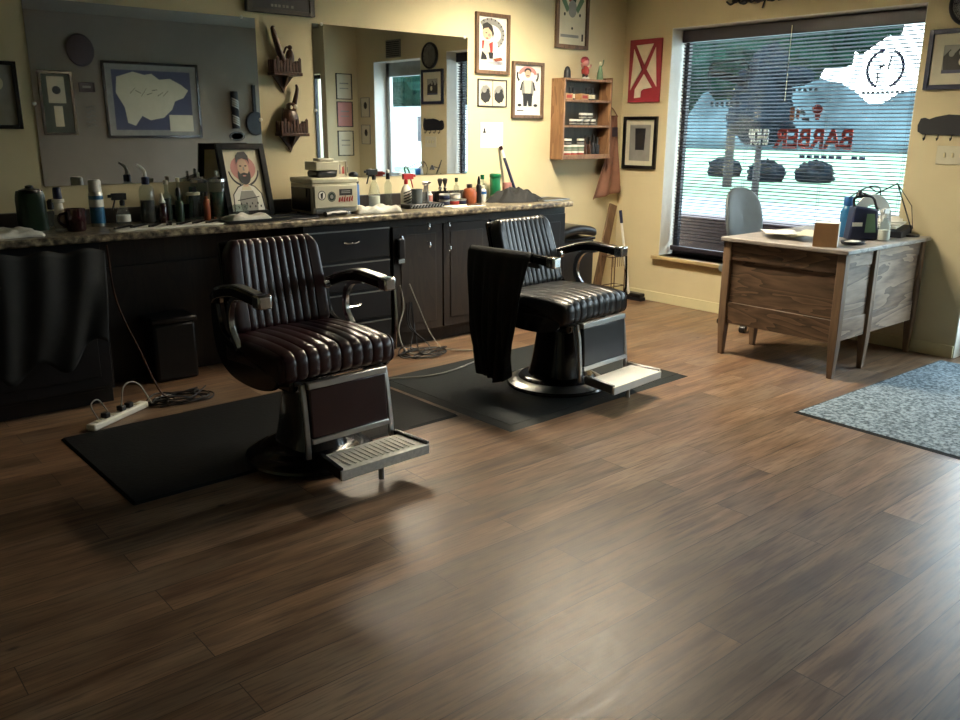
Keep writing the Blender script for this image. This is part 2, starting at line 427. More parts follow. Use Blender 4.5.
# window frame + glass
win = bpy.data.objects.new('window_1', None); COL.objects.link(win); win['kind'] = 'structure'; win.location = (.215, (WY0+WY1)/2, WZ0)
ww = (WY1-WY0)/2; wh = WZ1-WZ0
f = MB()
f.box(-.02, .03, -ww, -ww+.04, 0, wh).box(-.02, .03, ww-.04, ww, 0, wh).box(-.02, .03, -ww, ww, 0, .04).box(-.02, .03, -ww, ww, wh-.04, wh)
f.build('window_frame', 'bat', win, bevel=.003)
MB().box(0, .006, -ww+.04, ww-.04, .04, wh-.04).build('window_pane', 'skyglass', win)
win2 = bpy.data.objects.new('window_2', None); COL.objects.link(win2); win2['kind'] = 'structure'; win2.location = (.15, (EY0+EY1)/2, EZ0)
ww2 = (EY1-EY0)/2; wh2 = EZ1-EZ0
f = MB(); f.box(-.02, .03, -ww2, -ww2+.05, 0, wh2).box(-.02, .03, ww2-.05, ww2, 0, wh2).box(-.02, .03, -ww2, ww2, 0, .05).box(-.02, .03, -ww2, ww2, wh2-.05, wh2).box(-.02, .03, -.02, .02, 0, wh2)
f.build('window_frame', 'bat', win2)
MB().box(0, .006, -ww2+.05, ww2-.05, .05, wh2-.05).build('window_pane', 'skyglass', win2)
# door
dr = bpy.data.objects.new('door_1', None); COL.objects.link(dr); dr['kind'] = 'structure'; dr.location = (.2, (DY0+DY1)/2, 0)
dw = (DY1-DY0)/2
f = MB(); f.box(-.02, .025, -dw, -dw+.08, 0, DZ1).box(-.02, .025, dw-.08, dw, 0, DZ1).box(-.02, .025, -dw, dw, 0, .22).box(-.02, .025, -dw, dw, DZ1-.17, DZ1).box(-.015, .02, -dw, dw, .92, .96)
f.build('door_frame', 'steel', dr, bevel=.003)
MB().box(0, .006, -dw+.08, dw-.08, .22, DZ1-.17).build('door_pane', 'skyglass', dr)
MB().tube([(-.02, dw-.12, .9), (-.07, dw-.12, .9), (-.07, dw-.12, 1.25), (-.02, dw-.12, 1.25)], .011).build('door_handle', 'chrome', dr)

# mirrors
def mirror(x0, x1, z0, z1, label):
    t = thing('wall_mirror', label, 'mirror', ((x0+x1)/2, 0, z0))
    hw = (x1-x0)/2; hh = z1-z0
    MB().box(-hw, hw, -.006, -.0005, 0, hh).build('mirror_glass', 'mirror', t)
    for x, z in ((-hw+.05 if x0 < -4 else -hw+.07, hh), (hw-.09 if x0 < -4 else hw-.03, hh), (hw, hh*.38), (-hw, hh*.45)):
        MB().lathe([(.011, 0), (.011, .004), (.005, .008)], n=12).build('mirror_clip', 'white', t).matrix_local = Matrix.Translation((x, -.006, z)) @ Matrix.Rotation(PI/2, 4, 'X')
mirror(-4.845, -3.523, 1.175, 2.155, 'large frameless wall mirror at left reflecting a framed map')
mirror(-3.122, -1.805, 1.165, 2.157, 'large frameless wall mirror reflecting the glass door and clock')

# ceiling lamp (outside the picture, lights the room)
t = thing('ceiling_light', 'rectangular fluorescent ceiling light over the barber chairs', 'ceiling light', (-1.72, -1.35, H))
MB().box(-.17, .17, -.62, .62, -.04, 0).box(-.17, -.155, -.62, .62, -.16, -.04).box(.155, .17, -.62, .62, -.16, -.04).box(-.155, .155, -.62, -.605, -.16, -.04).box(-.155, .155, .605, .62, -.16, -.04).build('housing_cutoff_skirts', 'white', t)  # deep skirts added to cut low-angle light and keep the left dark
MB().box(-.15, .15, -.6, .6, -.055, -.041).build('diffuser', 'lamp', t)

# ------------------------------------------------------------------ counter and cabinets
CT = .955; CB = .915; CF = -.565
t = thing('countertop', 'long speckled laminate worktop below the two mirrors', 'countertop', (-3.6, 0, CB))
MB().box(XL+3.6+.02, 2.42, CF, -.001, 0, CT-CB).build('worktop', 'counter', t, bevel=.01)
MB().box(XL+3.6+.02, 1.75, -.03, -.001, CT-CB, CT-CB+.085).build('back_strip', 'brownw', t, bevel=.004)  # low dark brown strip along the wall behind the bottles
CY = -.47
def pull(mb, x, z, y, L=.1):
    mb.tube([(x-L/2, y, z), (x-L/2, y-.022, z-.004), (x-L/4, y-.03, z-.012), (x+L/4, y-.03, z-.012), (x+L/2, y-.022, z-.004), (x+L/2, y, z)], .005, 8)
def cabinet(name, label, x0, x1, doors=None, drawers=None, body='blackw', front=CY):
    t = thing(name, label, 'cabinet', ((x0+x1)/2, front, 0))
    hw = (x1-x0)/2
    MB().box(-hw, hw, .02, -front-.002, .09, CB-.001).box(-hw, hw, .07, -front-.002, 0, .09).build('carcass', body, t, bevel=.002)
    if doors:
        n = len(doors)
        for i in range(n):
            a = -hw+.012+i*(2*hw-.012)/n; b = a+(2*hw-.012)/n-.012
            d = MB().box(a, b, 0, .02, .11, CB-.06)
            d.box(a+.06, b-.06, -.006, 0, .17, CB-.12)
            dd = d.build('door', body, t, bevel=.004)
            if doors[i]:
                MB().lathe([(.006, 0), (.006, .012), (.013, .018), (.013, .024), (.004, .03)], n=12).build('knob', 'steel', dd).matrix_local = Matrix.Translation((b-.03 if doors[i] > 0 else a+.03, 0, CB-.18)) @ Matrix.Rotation(PI/2, 4, 'X')
    if drawers:
        for z0, z1 in drawers:
            dd = MB().box(-hw+.015, hw-.015, 0, .02, z0+.012, z1).build('drawer', body, t, bevel=.004)
            MB().box(-hw+.015, hw-.015, -.003, .0, z1-.008, z1).build('edge_strip', 'steel', dd)
            h = MB(); pull(h, 0, (z0+z1)/2+.03, 0, .11); h.build('handle', 'chrome', dd)
    return t
cabinet('base_cabinet', 'black base cabinet behind the hanging black cape at far left', -6.3, -4.72, doors=[-1, 1])
t = thing('knee_shade_board', 'dark brown board standing in for shade in the knee space', 'panel', (-4.11, -.02, 0))  # added board, its dark colour stands in for shade under the worktop
MB().box(-.6, .6, -.012, .012, 0, CB-.001).build('board', 'brownw', t)
MB().box(-.6, .6, -.03, -.012, .62, .70).build('rail', 'brownw', t)
cabinet('drawer_cabinet', 'black drawer cabinet with silver pulls and edge strips', -3.5, -2.85, drawers=[(.655, .86), (.45, .645), (.245, .44), (.1, .235)], front=CY)
cabinet('base_cabinet', 'dark brown cabinet with small hooks beside the drawers', -2.85, -1.97, doors=[0, 0], body='brownw')
cabinet('base_cabinet', 'black end cabinet at the right end of the worktop', -1.97, -1.16, doors=[0], body='blackw')
# metal hooks on the brown cabinet
for i, (x, z, lb) in enumerate(((-2.556, .846, 'left upper'), (-2.38, .842, 'right upper'), (-2.55, .72, 'left middle'), (-2.37, .68, 'right lower'), (-2.785, .78, 'outer'))):
    h = MB().tube([(0, 0, .02), (0, -.025, .015), (0, -.03, -.005), (0, -.018, -.02), (0, -.006, -.012)], .004, 8)
    h.lathe([(.012, 0), (.012, .003)], (0, 0, .02), 10)
    o = h.build('hook', 'chrome'); o.location = (x, CY-.012, z)
    tag(o, 'small chrome hook, %s one on the dark brown cabinet' % lb, 'hook', 'hooks on the dark brown cabinet')
# clipper hanging on the brown cabinet
t = thing('hair_clipper', 'black hair clipper hanging on the cabinet left of the chrome hooks', 'hair clipper', (-2.79, CY-.021, .64))
MB().box(-.028, .028, -.02, .02, 0, .14).build('body', 'black', t, bevel=.01)
MB().box(-.026, .026, -.012, .008, -.03, 0).build('blade', 'chrome', t, bevel=.002)
# dark upright bin in the knee space
t = thing('waste_bin', 'dark upright bin standing in the knee space under the worktop', 'bin', (-4.28, -.14, 0))
MB().prism([(-.13, -.1, 0), (.13, -.1, 0), (.13, .1, 0), (-.13, .1, 0)], (0, 0, .36)).build('bin_body', 'black', t, bevel=.02)
MB().box(-.14, .14, -.11, .11, .36, .395).build('lid', 'black', t, bevel=.012)

# cape cloth sheets
def sheet(name, label, cat, fn, nu, nv, m, group=None, solid=.004):
    o = MB().grid(fn, nu, nv).build(name, m, None, solid=solid, ang=80)
    return tag(o, label, cat, group)
def cape1(u, v):
    x = -5.62+.89*u
    gather = .5+.5*cos(u*PI*9)
    drop = .50+.12*sin(u*PI)+.05*sin(u*19)
    y = CF-.004-.018*gather*(1-.5*v)-.03*v*(.5+.5*sin(u*31+v*3))-.02*sin(v*PI)
    z = CB-.02-.02*(1-gather)*(1-v)-drop*v
    x += (.04*(1-2*u))*v
    return (x, y, z)
sheet('barber_cape', 'black barber cape pinned along the worktop edge at far left', 'cape', cape1, 110, 22, 'cloth')

# ------------------------------------------------------------------ barber chairs
def rrect(hy, hz, r, nseg=6, nl=6):
    pts = []
    for (cx, cz, a0) in ((hy-r, hz-r, 0), (-(hy-r), hz-r, PI/2), (-(hy-r), -(hz-r), PI), (hy-r, -(hz-r), 1.5*PI)):
        for i in range(nseg+1):
            a = a0+PI/2*i/nseg; pts.append((cx+r*cos(a), cz+r*sin(a), cos(a), sin(a)))
    out = []
    for i in range(len(pts)):
        a = pts[i]; b = pts[(i+1) % len(pts)]; out.append(a)
        if math.hypot(a[0]-b[0], a[1]-b[1]) > r*.6:
            for k in range(1, nl): out.append(tuple(a[j]+(b[j]-a[j])*k/nl for j in range(4)))
    return out
def cushion(mb, W, hy, hz, r, npl, depth, frac, ex=9, warp=None):
    prof = rrect(hy, hz, r); n = len(prof); NU = 150
    vs = []; fs = []
    ts = []
    for i in range(NU+1):
        s = -1+2*i/NU; ts.append(math.copysign(1-(1-abs(s))**1.25, s))
    for t in ts:
        hs = max(.02, (1-min(1, abs(t))**ex))**(1/ex) if abs(t) < 1 else .5
        hs = max(hs, .5)
        pl = 0
        if abs(t) < frac: pl = depth*(abs(sin(PI*npl*(t/frac+1)/2))**.4-1)
        elif abs(t) < frac+.03: pl = 0
        ye = min(hy, hz)*(1-hs)
        for (y, z, ny, nz) in prof:
            yy = y-ny*ye+ny*pl; zz = z-nz*ye+nz*pl
            p = (t*W/2, yy, zz)
            if warp: p = warp(p, t)
            vs.append(p)
    for i in range(NU):
        for j in range(n): fs.append((i*n+j, i*n+(j+1) % n, (i+1)*n+(j+1) % n, (i+1)*n+j))
    fs.append(tuple(range(n-1, -1, -1))); fs.append(tuple(NU*n+j for j in range(n)))
    mb._add(vs, fs)
    return mb

def arc_pts(pts, n=8):
    """Catmull-Rom through points"""
    P = [Vector(p) for p in pts]; P = [P[0]*2-P[1]] + P + [P[-1]*2-P[-2]]; o = []
    for i in range(1, len(P)-2):
        for k in range(n):
            t = k/n; a, b, c, d = P[i-1:i+3]
            o.append(.5*((2*b)+(c-a)*t+(2*a-5*b+4*c-d)*t*t+(3*b-a-3*c+d)*t**3))
    o.append(P[-2]); return o

def barber_chair(kind, loc, rz, label, lift=.03):
    L = 'burg' if kind == 'burg' else 'blkl'
    root = thing('barber_chair', label, 'barber chair', loc, rz)
    # base
    base = MB().lathe([(.30, 0), (.305, .008), (.30, .02), (.27, .034), (.235, .045), (.22, .062), (.2, .066), (.16, .07)], n=48).build('base', 'blackm', root)
    MB().lathe([(.292, .0225), (.298, .0215), (.272, .0355), (.236, .0465), (.232, .0455)], n=48).build('base_ring', 'steel' if kind == 'blk' else 'blackm', base)
    def ped(u, v):
        z = .06+.36*v; w_ = .15-.055*v**.7; a = 2*PI*u
        e = 3.2; c, s_ = cos(a), sin(a)
        rr = w_/((abs(c)**e+abs(s_)**e)**(1/e))
        return (rr*c*.95, rr*s_*1.15, z)
    MB().grid(ped, 40, 12, cu=True).build('pedestal', 'blackm', root)
    MB().box(-.2, .2, -.2, .2, .39, .44).box(-.245, -.2, -.26, .2, .37, .43).box(.2, .245, -.26, .2, .37, .43).build('seat_frame', 'blackm', root, bevel=.012)
    # seat
    def wseat(p, t):
        x, y, z = p
        z += .012*sin((y+.25)*PI/.5) - .012*abs(t)**2
        if y < -.1 and z > 0: z -= (abs(y)-.1)**2*.35
        return (x, y-.035, z+.493)
    MB_ = cushion(MB(), .6, .255, .072, .05, 10, .007, .93, warp=wseat)
    MB_.build('seat', L, root, ang=60)
    # backrest
    TL = 11 if kind == 'burg' else 18; ct, st = cos(math.radians(TL)), sin(math.radians(TL)); BY = .235 if kind == 'burg' else .262; BZ = .755 if kind == 'burg' else .75
    def wback(p, t):
        x, y, z = p
        hz_ = .215
        k = (z/hz_)
        cr = abs(t)
        if cr > .8 and k > .55: z -= ((cr-.8)/.2)**2.2*.05*(k-.55)/.45
        x *= 1-.05*max(0, k)
        y -= .02*(1-t*t)*-1
        return (x, y*ct+z*st+BY, z*ct-y*st+BZ)
    cushion(MB(), .49, .045, .215, .035, 9, .006, .74, warp=wback).build('backrest', L, root, ang=60)
    bs = MB()
    def wsh(p, t):
        x, y, z = p
        return (x*(1-.05*max(0, z/.2)), y*ct+z*st+BY+.055*ct, z*ct-y*st+BZ-.01-.055*st)
    cushion(bs, .49, .014, .225, .012, 1, 0, .0, warp=wsh).build('back_shell', 'blackm', root)
    for sx in (-1, 1):
        k = MB().cyl((sx*.235, .2, .72), (sx*.265, .2, .72), .02, n=16).build('back_bolt', 'chrome', root)
    # arms
    for sx in (-1, 1):
        X = sx*.318
        path = arc_pts([(X-sx*.03, .27, .715), (X, .16, .757), (X, .02, .785), (X, -.10, .780), (X, -.175, .773)], 6)
        sec = [(-.028, -.024), (.028, -.024), (.03, .012), (.02, .024), (-.02, .024), (-.03, .012)]
        arm = MB().sweep(path, sec).build('armrest', 'blackm', root, bevel=.004)
        MB().box(X-.032, X+.032, -.23, -.17, .741, .801).build('arm_cap', 'chrome', arm, bevel=.009)
        if kind == 'burg':
            tp = [Vector(p)+Vector((0, 0, .026)) for p in path[4:]]
            MB().sweep(tp, [(-.02, -.003), (.02, -.003), (.02, .003), (-.02, .003)]).build('arm_top_strip', 'steel', arm)
        sup = arc_pts([(X-sx*.006, -.03, .765), (X-sx*.012, .06, .745), (X-sx*.014, .11, .68), (X-sx*.014, .11, .60), (X-sx*.014, .05, .52)], 6)
        MB().sweep(sup, [(-.013, -.015), (.013, -.015), (.013, .015), (-.013, .015)]).build('arm_support', 'chrome', root, bevel=.003)
        # curved side shell
        outer = arc_pts([(0, .3, .72), (0, .31, .6), (0, .27, .45), (0, .15, .375), (0, -.05, .36), (0, -.2, .385), (0, -.25, .43)], 6)
        inner = arc_pts([(0, -.22, .45), (0, -.05, .5), (0, .1, .53), (0, .22, .58), (0, .255, .70)], 6)
        poly = [(sx*.278, p.y, p.z) for p in outer+inner]
        MB().prism(poly, (sx*.022, 0, 0)).build('side_shell', 'blackm', root, bevel=.004)
    # leg rest
    A = Vector((0, -.315, .455)); B = Vector((0, -.335, .13))
    d = (B-A)
    for sx in (-1, 1):
        pts = [(sx*.2, -.2, .40), (sx*.215, -.27, .43), (sx*.215, -.30, .43), (sx*.215, -.315, .36), (sx*.22, -.335, .17), (sx*.22, -.335, .11)]
        MB().sweep(pts, [(-.009, -.012), (.009, -.012), (.009, .012), (-.009, .012)], up=(1, 0, 0)).build('legrest_bar', 'steel', root, bevel=.004)
    def lb(t0, t1, hw, th):
        p0, p1 = A.lerp(B, t0), A.lerp(B, t1)
        return MB().bar(p0, p1, 2*hw, th, up=(0, -.8, .6))
    pad = lb(.12, .80, .2, .03).build('legrest_pad', L, root, bevel=.008)
    lb(.04, .13, .203, .036).build('legrest_trim', 'steel', pad, bevel=.004)
    lb(.79, .87, .203, .036).build('legrest_trim', 'steel', pad, bevel=.004)
    fm = 'alum' if kind == 'burg' else 'white'
    fp = MB()
    fp.prism([(-.2, -.37, .128), (.2, -.37, .128), (.235, -.55, .122), (-.235, -.55, .122)], (0, 0, .012))
    fp.box(-.235, .235, -.558, -.546, .09, .134)
    fpo = fp.build('footrest', fm, root, bevel=.003)
    rb = MB()
    for i in range(13):
        x = -.17+.34*i/12
        rb.box(x-.004, x+.004, -.53, -.39, .138, .1408) if kind == 'burg' else None
    if kind == 'burg': rb.build('tread_ribs', 'alum', fpo)
    [MB().bar((q*.23, -.55, .12), (q*.205, -.345, .128), .02, .05).build('footrest_side', 'blackm' if kind == 'burg' else 'steel', fpo, bevel=.003) for q in (-1, 1)]
    MB().cyl((.03, -.47, .125), (.03, -.47, 0), .013, n=12).build('kick_stand', 'steel', root)
    # recline lever on the right hand side
    MB().tube([(.35, -.215, .78), (.352, -.225, .62), (.345, -.23, .56), (.36, -.2, .46), (.33, -.1, .40), (.25, -.05, .40)], .007).build('lever', 'chrome' if kind == 'burg' else 'blackm', root)
    for ch in root.children:
        k = ch.name.split('.')[0]
        if k in ('seat', 'backrest', 'back_shell', 'back_bolt', 'armrest', 'arm_support', 'side_shell', 'lever', 'seat_frame'): ch.location.z += lift
        elif k.startswith('legrest'): ch.location.z += lift*.5
        elif k in ('footrest', 'kick_stand'): ch.location.x += .03
    return root
barber_chair('burg', (-4.27, -1.84, 0.012), math.radians(3), 'burgundy leather barber chair with pleated seat, on the left mat')
barber_chair('blk', (-2.56, -1.78, 0.018), math.radians(6), 'black leather barber chair with a cape over its arm, on the right mat', .015)

# cape over chair 2 arm
R2 = Matrix.Translation((-2.56, -1.78, .02)) @ Matrix.Rotation(math.radians(6), 4, 'Z')
def cape2(u, v):
    y = -.07+.47*u
    f1 = sin(u*23+1)*.5+sin(u*41)*.3
    if v < .12:
        k = v/.12; x = -.27-.085*k; z = .70+.125*sin(k*PI/2+0) if k < 1 else .82
        z = .74+.085*min(1, k*1.6)
        z -= .012*abs(k-.6)
    else:
        k = (v-.12)/.88
        L_ = .76-.16*(abs(u-.5)*1.8)**1.6+.03*sin(u*9)
        x = -.362-.02*sin(k*PI*.5)-.035*f1*(k**.6)-.03*sin(k*PI)-.02*k*sin(u*47+k*5)
        z = .80-L_*k
        y = y+(.19-y)*.42*k**1.5
        y += .012*sin(k*9+u*14)*k
    p = R2 @ Vector((x, y, z))
    return tuple(p)
sheet('barber_cape', 'black barber cape draped over the arm of the black barber chair', 'cape', cape2, 90, 50, 'cloth')

# ------------------------------------------------------------------ floor mats, rug
def floor_mat_thing(name, label, x0, x1, y0, y1, h, m, rz, bev, mt=None):
    cx, cy = (x0+x1)/2, (y0+y1)/2
    hw, hd = (x1-x0)/2, (y1-y0)/2
    t = thing(name, label, 'mat', (cx, cy, 0), rz)
    vs = [(-hw, -hd, 0), (hw, -hd, 0), (hw, hd, 0), (-hw, hd, 0)]
    a, b_ = hw-bev, hd-bev
    top = [(-a, -b_, h), (a, -b_, h), (a, b_, h), (-a, b_, h)]
    MB()._add(vs+top, [(3, 2, 1, 0), (0, 1, 5, 4), (1, 2, 6, 5), (2, 3, 7, 6), (3, 0, 4, 7)]).build('mat_edge', mt or m, t, bevel=.002)
    MB().box(-a, a, -b_, b_, h*.3, h+.0015).build('mat_surface', m, t)
floor_mat_thing('floor_mat', 'thin black rubber mat under the burgundy barber chair', -5.12, -3.385, -1.86, -.86, .01, 'rubber', math.radians(1), .012)
floor_mat_thing('floor_mat', 'dark grey raised edge rubber mat under the black barber chair', -3.345, -1.79, -2.19, -.98, .016, 'rubber2', math.radians(1.5), .045)
floor_mat_thing('door_mat', 'blue grey carpet mat with dark rim in front of the door', -1.93, -.14, -4.35, -2.99, .008, 'carpet', math.radians(-1.5), .02, 'rubber')

# ------------------------------------------------------------------ things on the worktop
Z = CT
def vessel(name, label, cat, x, y, parts, z=Z, rz=0, group=None, n=24):
    t = thing(name, label, cat, (x, y, z), rz, group)
    for p in parts:
        if callable(p): p(t)
        else:
            nm, prof, m = p[:3]
            MB().lathe(prof, n=n).build(nm, m, t)
    return t
def trigger(t, z, m, r=.012, d=1, s=1.0):
    b = MB()
    b.lathe([(r*1.2, z), (r*1.2, z+.02*s), (r*.7, z+.025*s)], n=14)
    b.box(-.045*s*d if d > 0 else -.02*s, .02*s if d > 0 else .045*s, -.011, .011, z+.025*s, z+.055*s)
    b.bar((-.03*s*d, 0, z+.03*s), (-.045*s*d, 0, z-.02*s), .01, .008)
    b.box(-.06*s*d, -.044*s*d, -.007, .007, z+.036*s, z+.05*s) if d > 0 else b.box(.044*s, .06*s, -.007, .007, z+.036*s, z+.05*s)
    b.build('trigger_head', m, t, bevel=.003)
def bott(r, h, neck=.3, nz=.8):
    return [(r*.9, 0), (r, .008), (r, h*nz*.85), (r*.8, h*nz*.95), (r*neck, h*nz), (r*neck, h)]
def inner(r, h, f): return [(r*.86, .004), (r*.9, .012), (r*.9, h*f)]

# folded towel far left
def towel(name, label, x, y, w_, d_, h_, rz=0, m='towel', seed=1, z=Z):
    rnd = random.Random(seed); ph = [rnd.uniform(0, 6) for _ in range(4)]
    def top(u, v):
        a = (u-.5)*w_; b_ = (v-.5)*d_
        e = min(u, 1-u, v, 1-v)
        z_ = h_*min(1, (e*9)**.5) if e > 0 else 0
        z_ *= .75+.2*sin(a*38+ph[0])*sin(b_*33+ph[1])+.1*sin(a*70+ph[2])
        return (a+.012*sin(b_*30+ph[3]), b_+.01*sin(a*24), max(.0005, z_))
    o = MB().grid(top, 30, 24).build(name, m, None, solid=.001, ang=80); o.location = (x, y, z+.001); o.rotation_euler[2] = rz
    return tag(o, label, 'towel' if 'towel' in label else 'cloth')
towel('folded_towel', 'white folded towel at the far left end of the worktop', -5.13, -.33, .3, .3, .035, seed=3)
# green bag
t = thing('wash_bag', 'dark green rounded bag with black top behind the dark red mug', 'bag', (-4.96, -.16, Z))
def bagf(u, v):
    a = 2*PI*u; e = 3.0; c, s_ = cos(a), sin(a); rr = 1/((abs(c)**e+abs(s_)**e)**(1/e))
    k = 1-.25*max(0, v-.75)*4*max(0, v-.75)*2
    return (.072*rr*c*k*(1+.03*sin(a*5)), .055*rr*s_*k, .21*v)
MB().grid(bagf, 32, 14, cu=True).lathe([(.05, .21), (.045, .214)], n=20).build('bag_body', 'dgreen', t)
MB().lathe([(.058, .2), (.052, .216), (.02, .225), (.02, .236), (.008, .24)], n=20).build('bag_cap', 'black', t)
vessel('pump_bottle', 'small clear bottle with black cap beside the green bag', 'bottle', -4.875, -.2, [('bottle', bott(.027, .13), 'clear'), ('cap', [(.014, .11), (.017, .112), (.017, .155), (.008, .165)], 'black')])
vessel('shaving_can', 'white tapered bottle with black cap left of the mug', 'bottle', -4.86, -.3, [('bottle', [(.028, 0), (.03, .01), (.023, .12), (.02, .15), (.03, .155), (.03, .17), (.018, .172)], 'white'), ('label', [(.0305, .018), (.0312, .02), (.0262, .09), (.0255, .09)], 'printg'), ('cap', [(.02, .172), (.023, .175), (.021, .225), (.016, .232)], 'navy')])
# mug
t = thing('mug', 'dark red glazed mug with handle near the worktop edge', 'mug', (-4.79, -.33, Z))
MB().lathe([(.04, 0), (.048, .01), (.052, .12), (.048, .12), (.044, .012), (.001, .01)], n=28).build('cup', 'darkred', t)
MB().tube(arc_pts([(-.045, 0, .1), (-.08, -.005, .09), (-.085, -.005, .055), (-.05, 0, .025)], 6), .007).build('handle', 'darkred', t)
def aero(t): pass
vessel('aerosol_can', 'blue and silver aerosol can with white cap right of the mug', 'aerosol can', -4.63, -.17, [('can', [(.036, 0), (.038, .005), (.038, .18), (.03, .195)], 'steel'), ('label', [(.0383, .02), (.0386, .022), (.0386, .17), (.0383, .172)], 'cyan'), ('label', [(.0387, .11), (.039, .111), (.039, .15), (.0387, .151)], 'white'), ('cap', [(.034, .192), (.034, .25), (.028, .258)], 'white')])
vessel('spray_bottle', 'small round clear spray bottle with black trigger head', 'spray bottle', -4.50, -.2, [('bottle', [(.034, 0), (.038, .01), (.036, .07), (.02, .1), (.013, .108), (.013, .115)], 'clear'), ('label', [(.0385, .022), (.039, .023), (.0378, .06), (.0375, .06)], 'white'), lambda t: trigger(t, .112, 'black', d=1, s=1.25)])
vessel('spray_bottle', 'tall clear bottle half full of dark liquid with white spout', 'spray bottle', -4.345, -.16, [('bottle', bott(.042, .24, .4, .92), 'clear'), ('liquid', inner(.042, .24, .55), 'dark'), ('collar', [(.02, .222), (.022, .224), (.022, .262), (.014, .266)], 'navy'), lambda t: MB().tube(arc_pts([(0, 0, .26), (0, 0, .29), (-.012, 0, .315), (-.04, 0, .335)], 5), .009, scale=[1.4-.05*i for i in range(16)]).build('spout', 'white', t)])
vessel('dropper_bottle', 'small dark red bottle with white pointed cap', 'bottle', -4.27, -.19, [('bottle', bott(.025, .12, .6, .9), 'darkred'), ('cap', [(.018, .115), (.019, .117), (.008, .15), (.004, .17)], 'white')])
vessel('tonic_bottle', 'tall clear bottle of dark green tonic with pale cap', 'bottle', -4.215, -.12, [('bottle', bott(.026, .22, .4, .75), 'clear'), ('liquid', inner(.026, .22, .6), 'dgreen'), ('cap', [(.013, .215), (.014, .217), (.014, .24)], 'cream')])
vessel('tonic_bottle', 'dark green bottle with black screw cap in front of the tonic', 'bottle', -4.175, -.2, [('bottle', bott(.026, .16, .4, .8), 'dgreen'), ('cap', [(.013, .15), (.015, .152), (.013, .19), (.006, .2)], 'black')])
t = vessel('comb_jar', 'clear jar holding combs left of the green disinfectant jar', 'jar', -4.07, -.16, [('jar', [(.038, 0), (.041, .008), (.041, .14), (.036, .15)], 'clear'), ('rim', [(.037, .148), (.042, .15), (.042, .165), (.034, .168)], 'cream')])
for i, (a, m) in enumerate(((.015, 'black'), (-.02, 'dgreen'), (-.005, 'blackm'))):
    c = MB().box(-.012, .012, -.002, .002, .02, .2).build('comb', m); c.location = (-4.07+a, -.16+.01*i, Z); c.rotation_euler = (.1, .06*(i-1), .3*i)
    tag(c, ['black comb standing in the clear comb jar', 'dark green comb in the clear comb jar', 'glossy black comb leaning in the clear comb jar'][i], 'comb', 'combs in the jar')
def barbicide(x, y, label, s=1.0, liq='liquid'):
    return vessel('disinfectant_jar', label, 'jar', x, y, [('jar', [(.046*s, 0), (.05*s, .008), (.05*s, .215*s), (.045*s, .225*s)], 'clear'), ('liquid', [(.044*s, .012), (.0465*s, .014), (.0465*s, .165*s)], liq), ('lid', [(.048*s, .222*s), (.054*s, .225*s), (.052*s, .24*s), (.02*s, .252*s), (.009*s, .256*s), (.009*s, .285*s), (.004, .29*s)], 'chrome'), ('base', [(.052*s, 0.0), (.054*s, .002), (.054*s, .012), (.051*s, .016)], 'chrome')])
barbicide(-3.92, -.17, 'tall glass disinfectant jar with green liquid beside framed portrait')
barbicide(-4.0, -.09, 'glass jar with chrome lid behind the green disinfectant jar', .97, 'dgreen')
vessel('lotion_bottle', 'slim clear bottle with pale cap behind the aerosol spray row', 'bottle', -4.13, -.09, [('bottle', bott(.024, .23, .4, .8), 'clear'), ('cap', [(.011, .225), (.012, .227), (.012, .25)], 'cream')])
vessel('lotion_bottle', 'amber bottle with a brown cap beside the comb jar', 'bottle', -4.015, -.22, [('bottle', bott(.02, .15, .5, .85), 'orange'), ('cap', [(.011, .145), (.012, .147), (.012, .17)], 'black')])
# towel with tools
towel('folded_towel', 'long white towel laid out with combs and clippers on it', -4.31, -.42, .68, .17, .012, rz=.02, seed=5)
rnd = random.Random(4)
tl = ['leftmost', 'second from left', 'third from left', 'middle', 'third from right', 'second from right', 'rightmost']
for i in range(7):
    x = -4.58+i*.085
    t = thing('styling_comb', 'black comb on the long white towel, %s of the row' % tl[i], 'comb', (x, -.42+.01*rnd.uniform(-1, 1), Z+.014), 1.0+rnd.uniform(-.35, .35), 'combs laid on the long towel')
    MB().box(-.075, .075, 0, .012, 0, .008).build('spine', 'black', t, bevel=.002)
    c = MB()
    for k in range(20): c.box(-.072+k*.0073, -.070+k*.0073, -.018, 0, .001, .006)
    c.build('teeth', 'black', t)
